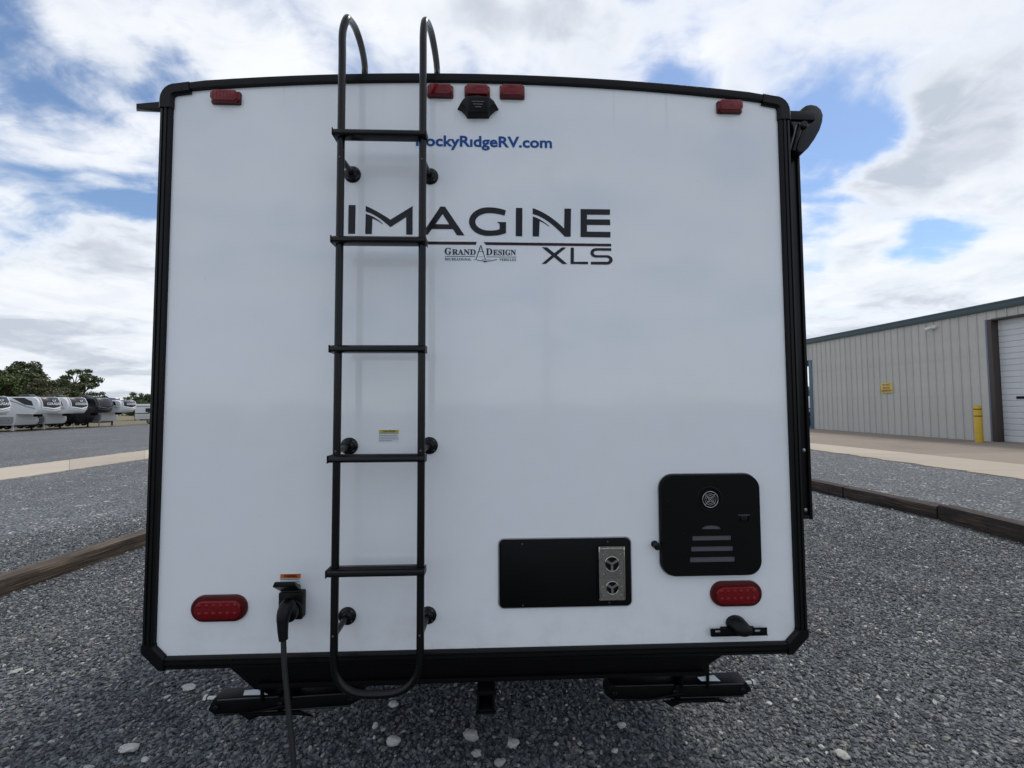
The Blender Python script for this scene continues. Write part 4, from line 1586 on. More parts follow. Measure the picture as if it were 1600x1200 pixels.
# ---- stickers
def sticker(x0, x1, y0, y1, ysplit, band, word, body_lines):
    a, b = P2(x0, y0), P2(x1, y1)
    zs = P2(x0, ysplit)[1]
    st = G().prism([(a[0], b[1]), (b[0], b[1]), (b[0], a[1]), (a[0], a[1])], -.0010, .0005).build('sticker', STICKER, trailer, smooth=0)
    G().prism([(a[0] + .001, zs), (b[0] - .001, zs), (b[0] - .001, a[1] - .001), (a[0] + .001, a[1] - .001)], -.0016, -.0008).build('sticker_band', band, st, smooth=0)
    W_ = b[0] - a[0]
    put_text('lettering', word, INK, st, (a[0] + W_ * .2, -.0016, zs + (a[1] - zs) * .22), (1, 0, 0), (0, 0, 1), width=W_ * .62, height=(a[1] - zs) * .62, bold=.02, lift=.0006)
    g = G()
    n = body_lines
    for k in range(n):
        z = zs - (zs - b[1]) * (k + .55) / (n + .2)
        rnd = random.Random(k * 7 + int(x0))
        x = a[0] + .002
        while x < b[0] - W_ * (.08 + .3 * (k == n - 1)):
            w_ = rnd.uniform(.002, .006)
            g.box(x, min(x + w_, b[0] - .002), -.0018, -.0012, z, z + (zs - b[1]) / n * .34)
            x += w_ + .0012
    small(g.build('small_print', GREYPRINT, st, smooth=0))


sticker(592, 623.5, 671.5, 690.5, 676.6, YELLOWS, 'CAUTION', 5)
sticker(438, 470, 896.5, 920, 903.8, ORANGE, 'WARNING', 4)

# ---- lettering on the rear wall
z1 = lambda x, y: P2(530 + x / 7.2727, 310 + y / 7.2727)
z2_ = lambda x, y: P2(720 + x / 6.4, 310 + y / 6.4)


def arc(fn, cx, cy, rx, ry, a0, a1, n=14):
    return [fn(cx + rx * math.cos(R(a0 + (a1 - a0) * k / n)), cy - ry * math.sin(R(a0 + (a1 - a0) * k / n))) for k in range(n + 1)]


def bez(fn, p0, p1, p2, n=10):
    return [fn((1 - t) ** 2 * p0[0] + 2 * t * (1 - t) * p1[0] + t * t * p2[0], (1 - t) ** 2 * p0[1] + 2 * t * (1 - t) * p1[1] + t * t * p2[1])
            for t in [k / n for k in range(n + 1)]]


sp = []
sp.append([z1(*p) for p in ((108, 77), (187, 77), (181, 403), (102, 402))])                                   # I
sp.append(bez(z1, (302, 86), (430, 140), (583, 243)) + [z1(835, 88), z1(834, 413), z1(762, 412), z1(762, 212), z1(583, 328)] +
          bez(z1, (583, 328), (420, 180), (302, 150))[1:])                                                     # M, main stroke
sp.append([z1(302, 176)] + bez(z1, (302, 176), (420, 210), (500, 292), 8) + bez(z1, (490, 292), (430, 245), (378, 230), 5) + [z1(371, 406), z1(296, 405)])
sp.append([z1(*p) for p in ((1152, 93), (1203, 95), (1424, 421), (1338, 420), (1292, 350), (1054, 348), (1006, 413), (935, 413))])   # A
sp.append([z1(*p) for p in ((1176, 178), (1250, 296), (1095, 293))])
# G
outer = [z2_(452, 122)] + bez(z2_, (452, 122), (380, 92), (275, 90), 8)[1:] + arc(z2_, 275, 233, 193, 143, 90, 180, 12)[1:] + \
    arc(z2_, 275, 233, 193, 143, 180, 270, 12)[1:] + bez(z2_, (275, 376), (385, 376), (452, 348), 8)[1:]
inner = [z2_(453, 238), z2_(362, 236), z2_(388, 258), z2_(388, 308)] + bez(z2_, (388, 308), (350, 324), (285, 322), 6)[1:] + \
    arc(z2_, 285, 235, 140, 87, 270, 90, 20)[1:] + bez(z2_, (285, 148), (370, 150), (437, 174), 8)[1:]
sp.append(outer + inner)
sp.append([z2_(*p) for p in ((551, 96), (616, 97), (614, 380), (549, 378))])                                  # I
sp.append(bez(z2_, (718, 98), (880, 150), (1033, 303), 10) + [z2_(1036, 103), z2_(1102, 104), z2_(1098, 383), z2_(1040, 384)] +
          bez(z2_, (1040, 384), (860, 190), (718, 156), 10)[1:])                                               # N
sp.append(bez(z2_, (720, 180), (800, 205), (890, 282), 8) + bez(z2_, (878, 280), (830, 243), (788, 228), 5) + [z2_(782, 381), z2_(718, 380)])
sp.append([z2_(*p) for p in ((1197, 107), (1492, 111), (1491, 165), (1262, 163), (1261, 210), (1492, 212), (1493, 268), (1261, 265), (1261, 333), (1496, 336), (1495, 391), (1197, 387))])  # E
# XLS
sp.append([z2_(*p) for p in ((810, 489), (862, 490), (935, 548), (1010, 491), (1055, 492), (960, 568), (1065, 657), (1015, 657), (932, 588), (850, 655), (808, 655), (908, 570))])
sp.append([z2_(*p) for p in ((1098, 493), (1131, 493), (1130, 634), (1272, 634), (1272, 659), (1097, 657))])
sp.append([z2_(1504, 499), z2_(1504, 525), z2_(1370, 523)] + arc(z2_, 1358, 546, 30, 22, 90, 270, 8) + [z2_(1440, 569)] + arc(z2_, 1462, 616, 56, 47, 88, -88, 12) +
          [z2_(1300, 661), z2_(1300, 634)] + [z2_(1450, 634)] + arc(z2_, 1452, 614, 32, 22, -90, 90, 8) + [z2_(1350, 592)] + arc(z2_, 1352, 545, 57, 47, -90, -270, 12) + [z2_(1420, 498)])
flat_shape('model_lettering', sp, INK, trailer, -.0014)
# stripe with its maroon lower edge
sA = [[P2(640, 377.2), P2(745, 378.0), P2(743.4, 382.6), P2(640, 381.9)], [P2(755.5, 378.3), P2(955, 381.0), P2(955, 385.2), P2(759.5, 382.9)]]
flat_shape('stripe', sA, MAROON, trailer, -.0010)
zb3 = lambda x, y: P2(x, y)
flat_shape('stripe_upper', [[P2(640, 377.3), P2(745, 378.1), P2(744.4, 379.6), P2(640, 379.0)], [P2(755.6, 378.4), P2(954.8, 381.1), P2(954.8, 382.6), P2(757.0, 380.0)]], INK, trailer, -.0016)


def serif(s):
    return ''.join(chr(0x1D400 + ord(c) - 65) if 'A' <= c <= 'Z' else c for c in s)


def wall_text(name, body, m, xa, xb, yb, capx, bold=0.0, spacing=1.0, lift=.0014, serif_=False):
    p, q = P2(xa, yb), P2(xb, yb)
    hh = capx * 1.64 / FPX
    return put_text(name, serif(body) if serif_ else body, m, trailer, (p[0], 0, p[1]), (1, 0, 0), (0, 0, 1), width=q[0] - p[0], height=hh, bold=bold, spacing=spacing, lift=lift)


wall_text('maker_lettering', 'G', LOGO, 694.8, 705.5, 397.6, 10.6, .012, serif_=True)
wall_text('maker_lettering', 'RAND', LOGO, 706.5, 743.6, 398.0, 8.9, .012, serif_=True)
wall_text('maker_lettering', 'D', LOGO, 759.2, 769.5, 398.4, 10.6, .012, serif_=True)
wall_text('maker_lettering', 'ESIGN', LOGO, 770.5, 806.2, 398.7, 8.9, .012, serif_=True)
wall_text('maker_lettering', 'RECREATIONAL', LOGO, 695, 736.6, 406.8, 3.9, .004, serif_=True)
wall_text('maker_lettering', 'VEHICLES', LOGO, 780.3, 806.3, 407.6, 3.9, .004, serif_=True)


def wall_line(g, pts, w):
    P = [at(x, y, -.0016) for x, y in pts]
    for p, q in zip(P[:-1], P[1:]):
        d = (q - p).normalized() * 1.0
        nrm = Vector((-d.z, 0, d.x)) * (w * 1.64 / FPX / 2)
        g.add([(p.x + nrm.x, -.0016, p.z + nrm.z), (q.x + nrm.x, -.0016, q.z + nrm.z), (q.x - nrm.x, -.0016, q.z - nrm.z), (p.x - nrm.x, -.0016, p.z - nrm.z)], [(0, 1, 2, 3)])


g = G()
zc_ = lambda x, y: (685 + x / 11.43, 375 + y / 11.43)
wall_line(g, [zc_(115, 292), zc_(655, 293)], .8)
wall_line(g, [zc_(860, 300), zc_(1392, 303)], .8)
wall_line(g, [zc_(757, 90), zc_(675, 335)], 1.2)
wall_line(g, [zc_(757, 90), zc_(838, 342)], 1.2)
wall_line(g, [zc_(742, 120), zc_(742, 165), zc_(722, 190)], .9)
wall_line(g, [zc_(776, 120), zc_(776, 165), zc_(796, 190)], .9)
wall_line(g, [zc_(715, 203), zc_(818, 203)], .7)
wall_line(g, [zc_(720, 298), zc_(795, 298)], .5)
wall_line(g, [zc_(620, 348), zc_(675, 346)], .5)
wall_line(g, [zc_(675, 350), zc_(740, 368), zc_(838, 378), zc_(940, 370), zc_(1045, 346)], .9)
wall_line(g, [zc_(770, 350), zc_(940, 350)], .5)
wall_line(g, [zc_(812, 388), zc_(860, 388)], 1.4)
g.build('maker_emblem', LOGO, trailer, smooth=0)
p0, p1 = P2(650, 227.5), P2(862.5, 231)
put_text('dealer_lettering', 'RockyR\u0131dgeRV.com', NAVY, trailer, (p0[0], 0, p0[1]), Vector((1, 0, 0)), (0, 0, 1), width=p1[0] - p0[0], height=17.0 * 1.64 / FPX, bold=.028, lift=.0014)

# ---- awning on the far side of the right edge
YA = 0.10
g = G()
zt_arm, zb_arm = at(1250, 236, YA).z, at(1258, 809, YA).z
xo_ = (at(1250, 240, YA).x + at(1266.5, 800, YA).x) / 2
aw = G().box(1.226, xo_ - .012, YA, YA + .07, zb_arm, zt_arm)
aw = aw.build('awning', TRIM, trailer, bevel=.003)
g = G()
g.box(xo_ - .012, xo_, YA - .006, YA + .075, zb_arm - .006, zt_arm)
g.box(xo_ - .045, xo_ - .040, YA - .006, YA, zb_arm, zt_arm)
g.box(1.228, 1.236, YA - .006, YA, zb_arm, zt_arm)
g.box(1.228, xo_ - .012, YA - .004, YA, zb_arm - .004, zb_arm + .01)
g.build('arm_rail', TRIM, aw, bevel=.002)
for x, y in ((1256.5, 703.5), (1259, 797)):
    c = at(x, y, YA - .003)
    G().lathe((c.x, YA - .0005, c.z), (0, -1, 0), [(.008, 0), (.0075, .003), (.004, .006)], 12).build('bolt', SCREW, aw)
zaw = lambda x, y, Y=YA - .02: P2(1100 + x / 6, 120 + y / 6, Y)
tear = [zaw(*p) for p in ((865, 350), (888, 315), (925, 288), (975, 280), (1030, 292), (1072, 328), (1092, 385), (1085, 450), (1060, 530), (1010, 620), (950, 705), (900, 752), (850, 750),
                          (835, 700), (865, 600), (900, 500), (880, 430))]
G().prism(tear, YA - .04, YA + .03, [(x * 1.0 + (zaw(975, 430)[0] - x) * .06, z + (zaw(975, 430)[1] - z) * .06) for x, z in tear]).build('end_cap', POWDER, aw, bevel=.004)
rc = zaw(985, 400)
G().lathe((rc[0] - .008, YA + .03, rc[1]), (0, 1, 0), [(.058, 0), (.058, 5.5)], 24).build('roller', TRIM, aw)
pa_, pb_2 = zaw(775, 355), zaw(985, 450)
G().box(1.215, rc[0] + .004, YA - .052, YA - .035, pb_2[1], pa_[1] - .004).build('roller_bracket', TRIM, aw, bevel=.003)
strut0, strut1 = zaw(880, 470), zaw(835, 705)
G().tube([(strut0[0], YA - .03, strut0[1]), (strut1[0], YA - .02, strut1[1])], .014, 10).build('strut', POWDER, aw)
c = zaw(900, 480)
G().lathe((c[0], YA - .036, c[1]), (0, -1, 0), [(.018, 0), (.018, .01), (.012, .014)], 14).build('pivot', POWDER, aw)

# ------------------------------------------------------------------ power cord: plugged into the caravan
cord = empty('power_cord', (P2(458, 1200, -.11)[0], -.11, 0))
tag(cord, 'thick black power cord hanging from the inlet on the back of the caravan', 'power cord')
cl = Vector(cord.location)
off = Matrix.Translation(-cl)
p_in = Vector((pc[0], -.040, pc[1]))
e2 = at(443, 1000, -.105)
G().lathe(p_in, Vector((-.10, -1, -.10)), [(.030, 0), (.032, .006), (.032, .022), (.027, .028), (.022, .030)], 24).build('locking_ring', PLASTIC, cord, xf=off)
plug_path = smooth_path([p_in + Vector((0, -.015, -.001)), at(450, 946, -.068), at(444.5, 956, -.088), at(442, 970, -.098), at(442, 986, -.103), at(443, 1000, -.105)], 6)
n = len(plug_path)
rads = list(np.interp(np.linspace(0, 1, n), [0, .25, .45, .6, .62, .9, 1.0], [.024, .025, .0225, .0200, .0185, .0155, .0145]))
G().tube(plug_path, rads, 18).build('plug', PLASTIC, cord, smooth=50, xf=off)
e3 = at(451, 1110, -.115)
e4 = at(459, 1200, -.13)
cp = [Vector(e2) + Vector((0, 0, .02)), Vector(e2), Vector(at(444.5, 1040, -.108)), Vector(e3), Vector(e4), Vector((e4.x + .02, -.15, .10)), Vector((e4.x + .035, -.19, .03)), Vector((e4.x + .03, -.30, .017)), Vector((e4.x - .15, -.60, .015)),
      Vector((e4.x - .6, -.85, .012)), Vector((e4.x - 1.3, -1.3, .005)), Vector((e4.x - 1.9, -2.6, -.002))]
G().tube(smooth_path(cp, 8), .0088, 12).build('cable', CORDM, cord, smooth=60, xf=off)

# ------------------------------------------------------------------ workshop on the right
WALLM = mat('beige_metal_cladding', (0.48, 0.47, 0.435), 0.5, var=0.12, vscale=1.6, dirt=0.16, obj_var=0.035)
TEAL = mat('teal_eave_trim', (0.045, 0.075, 0.085), 0.45, var=0.15)
JAMB = mat('brown_door_jamb', (0.055, 0.042, 0.038), 0.6, var=0.2)
LAV = mat('blue_grey_trim', (0.14, 0.16, 0.22), 0.5, var=0.1)
BLUEPOST = mat('blue_steel_post', (0.07, 0.12, 0.18), 0.5, var=0.15)
SLATM = mat('white_door_slats', (0.58, 0.60, 0.62), 0.4, var=0.06, vscale=3, dirt=0.06, obj_var=0.02)
YEL = mat('yellow_paint', (0.56, 0.36, 0.02), 0.45, var=0.15, vscale=8, dirt=0.12)
INSIDE = mat('dark_interior', (0.02, 0.02, 0.022), 0.9)

shop = empty('workshop', (FX(14), 14, 0.13))
tag(shop, 'beige ribbed metal workshop with teal eave and white roll-up door, right of the caravan', 'workshop')
# local frame: s runs along the wall (+Y direction), n points out towards the lot (-X)
ang = math.atan2(0.043, 1.0)
shop.rotation_euler = (0, 0, ang)
ZB = fpt(1555, 691).z
ZE = (fpt(1262, 530).z + fpt(1600, 464).z) / 2 - ZB


def sl(p):
    """world point of the wall -> distance along the wall in the shop's own frame"""
    d = Vector((p.x - FX(14), p.y - 14))
    return d.x * -math.sin(ang) + d.y * math.cos(ang)


shop.location.z = ZB
s_far = sl(fpt(1271.5, 620))        # far end of the closed wall: blue post
s_post = sl(fpt(1266.3, 620))
s_jl = sl(fpt(1545.6, 600))
s_jr = sl(fpt(1564.5, 600)) + .17
z_open = fpt(1268, 563).z - ZB
z_doort = fpt(1548, 500).z - ZB
S_NEAR = s_jr - 4.3
fh = .27
BD = 14.0
# wall sheeting: one ribbed panel per rib pitch, all sharing one mesh
PITCH_ = 0.3048


def panel_mesh(hgt, z0=0.0):
    g = G()
    p = PITCH_
    prof = [(0, 0), (.10 * p, 0), (.16 * p, -.006), (.20 * p, -.006), (.26 * p, 0), (.42 * p, 0), (.45 * p, -.004), (.50 * p, -.004), (.53 * p, 0), (.66 * p, 0),
            (.69 * p, -.004), (.74 * p, -.004), (.77 * p, 0), (.88 * p, 0), (.905 * p, -.032), (.97 * p, -.032), (1.0 * p, 0)]
    n = len(prof)
    vs = [(y, s, z0) for s, y in prof] + [(y, s, z0 + hgt) for s, y in prof]
    g.add(vs, [(i, i + 1, i + 1 + n, i + n) for i in range(n - 1)])
    return g


def sheet_run(s0, s1, hgt, z0=0.0):
    first = None
    k = max(1, int(round((s1 - s0) / PITCH_)))
    stretch = (s1 - s0) / (k * PITCH_)
    for i in range(k):
        if first is None:
            o = panel_mesh(hgt, z0).build('wall_panel', WALLM, shop, smooth=0)
            first = o
        else:
            o = first.copy()
            C.objects.link(o)
            o.parent = shop
        o.scale = (1, stretch, 1)
        o.location = (0, s0 + i * PITCH_ * stretch, 0)


sheet_run(s_jl, s_far, ZE - fh + .03)
sheet_run(S_NEAR - .35, s_jl - .0, ZE - fh + .03 - (z_doort + .02), z_doort + .02)
sheet_run(S_NEAR - 5.5, S_NEAR - .35, ZE - fh + .03)
sheet_run(s_far, s_post + 5.0, ZE - fh + .03 - (z_open + .02), z_open + .02)
sheet_run(s_post + 5.0, s_post + 9.0, ZE - fh + .03)
# base angle, eave trim, roof
S_END = s_post + 9.0
g = G()
g.box(-.008, .05, s_jl, s_far, -.10, .0)
g.build('base_trim', JAMB, shop)
g = G()
g.box(-.10, .0, S_NEAR - 5.6, S_END, ZE - fh, ZE)
g.build('eave_trim', TEAL, shop, bevel=.01)
g = G()
g.add([(-.12, S_NEAR - 5.6, ZE + .002), (-.12, S_END, ZE + .002), (BD / 2, S_END, ZE + 1.2), (BD / 2, S_NEAR - 5.6, ZE + 1.2), (BD, S_NEAR - 5.6, ZE), (BD, S_END, ZE),
       (-.12, S_NEAR - 5.6, ZE - .06), (-.12, S_END, ZE - .06), (BD / 2, S_END, ZE + 1.1), (BD / 2, S_NEAR - 5.6, ZE + 1.1), (BD, S_NEAR - 5.6, ZE - .1), (BD, S_END, ZE - .1)],
      [(0, 1, 2, 3), (3, 2, 5, 4), (7, 6, 9, 8), (8, 9, 10, 11), (0, 6, 7, 1), (4, 5, 11, 10), (0, 3, 9, 6), (3, 4, 10, 9), (1, 7, 8, 2), (2, 8, 11, 5)])
g.build('roof', TEAL, shop)
# inner shell: closed workshop, then an open passage and its beam
g = G()
g.box(.06, BD, s_far - .02, s_far + .02, 0, ZE - .12)
g.box(BD - .1, BD, S_NEAR - 5.5, s_far, 0, ZE - .12)
g.box(.06, BD, S_NEAR - 5.5, S_NEAR - 5.4, 0, ZE - .12)
g.box(.06, BD - .2, S_NEAR, s_jr, z_doort + .05, z_doort + .1)
g.box(.35, .40, S_NEAR - .05, s_jl, 0, z_doort + .05)
g.build('inner_wall', INSIDE, shop)
g = G()
g.box(.02, .30, s_post, s_post + 5, z_open - .28, z_open + .02)
g.box(.30, BD, s_post, S_END, ZE - .4, ZE - .2)
g.build('passage_beam', INSIDE, shop)
G().box(-.05, .20, s_post, s_far, 0, z_open + .02).build('passage_post', BLUEPOST, shop, bevel=.006)
# door: jambs, head, roll-up curtain of slats
G().box(-.04, .30, s_jr, s_jl - .05, 0, z_doort).build('door_jamb', JAMB, shop, bevel=.004)
G().box(-.045, .28, s_jl - .05, s_jl, -.02, z_doort + .03).build('door_trim', LAV, shop, bevel=.003)
G().box(-.04, .30, S_NEAR - .3, S_NEAR, 0, z_doort).build('door_jamb', JAMB, shop, bevel=.004)
G().box(-.045, .25, S_NEAR, s_jr, z_doort - .03, z_doort + .03).build('door_head', JAMB, shop, bevel=.004)
door = G().box(.235, .25, S_NEAR, s_jr, .02, z_doort - .03).build('roller_door', SLATM, shop)
pitch = .205
nsl = int((z_doort - .06) / pitch)
first = None
for i in range(nsl):
    if first is None:
        g = G()
        ya, yb = S_NEAR + .01, s_jr - .01
        pf = [(0.234, .0), (.222, .006), (.213, .02), (.211, pitch * .5), (.213, pitch - .02), (.222, pitch - .006), (.234, pitch - .001)]
        vs = [(x, ya, z) for x, z in pf] + [(x, yb, z) for x, z in pf]
        n = len(pf)
        g.add(vs, [(k, k + 1, k + 1 + n, k + n) for k in range(n - 1)])
        o = g.build('door_slat', SLATM, door, smooth=20)
        first = o
    else:
        o = first.copy()
        C.objects.link(o)
        o.parent = door
    o.location = (0, 0, .03 + i * pitch)
b0 = fpt(1580, 621)
G().box(.19, .215, sl(b0) - 1.2, sl(b0), b0.z - ZB - .05, b0.z - ZB + .04).build('door_handle', HOLE, door, bevel=.004)
# flood light under the eave
pf_ = fpt(1462, 511)
fl = G()
s0 = sl(pf_)
zf = pf_.z - ZB
fl.lathe((-.01, s0, zf), (-1, 0, 0), [(.07, 0), (.07, .03), (.03, .05), (.02, .13)], 14)
fl.tube([(-.13, s0, zf), (-.17, s0 + .08, zf - .03), (-.18, s0 + .20, zf - .07)], [.04, .06, .085], 12)
fl.tube([(-.13, s0, zf), (-.17, s0 - .05, zf + .0)], [.04, .07], 12)
WHT = mat('white_metal', (0.62, 0.63, 0.64), 0.4)
fl.build('flood_light', WHT, shop)

# sign on the wall: its own thing
sg0, sg1 = fpt(1377, 598), fpt(1396.5, 614)
sgc = fpt(1386.8, 606)
sign = empty('wall_sign', (FX(sgc.y), sgc.y, sgc.z - .35), ang)
tag(sign, 'small square yellow notice with dark red lettering on the beige workshop wall', 'sign')
w_ = abs(sl(sg0) - sl(sg1))
hs = (fpt(1387, 597.6).z - fpt(1387, 613.6).z)
SIGNY = mat('faded_yellow_sign', (0.62, 0.46, 0.12), 0.5, var=0.08)
SIGNT = mat('dark_red_print', (0.16, 0.02, 0.02), 0.5)
zc0_ = .35
G().box(-.050, -.044, -w_ / 2, w_ / 2, zc0_ - hs / 2, zc0_ + hs / 2).build('plate', SIGNY, sign, bevel=.001)
for i, t_ in enumerate(('DO NOT', 'BLOCK', 'DRIVEWAY')):
    ww = w_ * (.66, .56, .86)[i]
    put_text('lettering', t_, SIGNT, sign, (-.050, ww / 2, zc0_ + hs * (.22 - .29 * i)), (0, -1, 0), (0, 0, 1), width=ww, height=hs * .17, bold=.03, lift=.003)

# bollard
bb = fpt(1533, 692)
d_ = ray(1532.5, 692)
bp = CAM + d_ * ((ZB + .0 - CAM.z) / d_.z)
bp = Vector((bp.x - .05, bp.y, ground_z(bp.x) + .02))
bol = empty('bollard', bp)
tag(bol, 'yellow steel bollard with two dark bands guarding the roll-up door', 'bollard')
bd = (bp - CAM).dot(_fw)
hb = 58.5 * bd / FPX
rb = 9.6 * bd / FPX / 2
G().lathe((0, 0, -.05), (0, 0, 1), [(rb, 0), (rb, hb - .03), (rb * .8, hb + .03), (rb * .3, hb + .05)], 24).build('post', YEL, bol)
for zz_ in (hb - .14, hb - .38):
    G().lathe((0, 0, zz_), (0, 0, 1), [(rb * .98, -.018), (rb * 1.012, -.014), (rb * 1.012, .014), (rb * .98, .018)], 24).build('band', HOLE, bol)

# guessed lamp post, added behind the viewer to reflect as an upright band
lp = empty('guessed_lamp_post', (1.95, -13.5, ground_z(1.95)))
tag(lp, 'guessed lamp post added behind the viewer for its faint reflection in the wall', 'lamp post')
G().lathe((0, 0, 0), (0, 0, 1), [(.30, 0), (.30, .7), (.27, .75)], 20).build('footing', DARKC, lp)
G().lathe((0, 0, .74), (0, 0, 1), [(.16, 0), (.16, .03), (.125, .05), (.085, 9.6)], 16).build('post', ALLOY, lp)
G().tube([(0, 0, 10.2), (-.5, 0, 10.3), (-1.0, 0, 10.3)], .045, 10).build('bracket', ALLOY, lp)
G().box(-1.7, -1.0, -.18, .18, 10.24, 10.36).build('lamp_head', ALLOY, lp, bevel=.03)

# what shows through the passage: a blue crate rack, a parked white van and a tree
BLUEP = mat('blue_plastic', (0.012, 0.05, 0.28), 0.45)


def through(px, py, depth):
    d = ray(px, py)
    return CAM + d * (depth / d.dot(_fw))


c = through(1263.5, 668, 27)
gz = ground_z(c.x)
rack = empty('steel_rack', (c.x, c.y, gz))
tag(rack, 'yellow steel rack seen through the open passage behind the workshop corner', 'rack')
h1 = through(1263.5, 643, 27).z - gz
g = G()
for x in (-.45, .30):
    for y in (-.3, .3):
        g.box(x - .03, x + .03, y - .03, y + .03, 0, h1)
for z in (.55, h1 - .03):
    g.box(-.45, .30, -.3, .3, z - .03, z + .03)
g.build('frame', YEL, rack, bevel=.004)
for (z, hh, lb) in ((.0, .46, 'blue plastic drum on the ground beneath the yellow rack shelf'), (.585, h1 - .70, 'blue plastic drum standing on the yellow rack shelf')):
    o = G().lathe((0, 0, 0), (0, 0, 1), [(.22, 0), (.24, .02), (.24, hh * .45), (.25, hh * .5), (.24, hh * .55), (.24, hh - .03), (.20, hh)], 20).build('drum', BLUEP)
    o.location = (c.x - .07, c.y, gz + z)
    tag(o, lb, 'drum', 'blue drums in the passage')


# ------------------------------------------------------------------ parked vehicles across the lot
def wheel(parent, x, y, z, r=.38, w=.24):
    wl = G().lathe((x, y - w / 2, z), (0, 1, 0), [(r * .6, 0), (r * .94, .01), (r, .04), (r, w - .04), (r * .94, w - .01), (r * .6, w)], 20).build('wheel', TYRE, parent)
    G().lathe((x, y - w / 2, z), (0, 1, 0), [(.05, -.012), (r * .55, -.006), (r * .6, .02), (r * .6, w - .02), (r * .55, w + .006), (.05, w + .012)], 14).build('rim', ALLOY, wl)


def side_patch(g, poly, y, t=.012):
    """a thin piece on the trailer's side, poly in (x, z)"""
    sgn = -1 if y < 0 else 1
    g.prism(poly, y + sgn * t, y - sgn * .004)


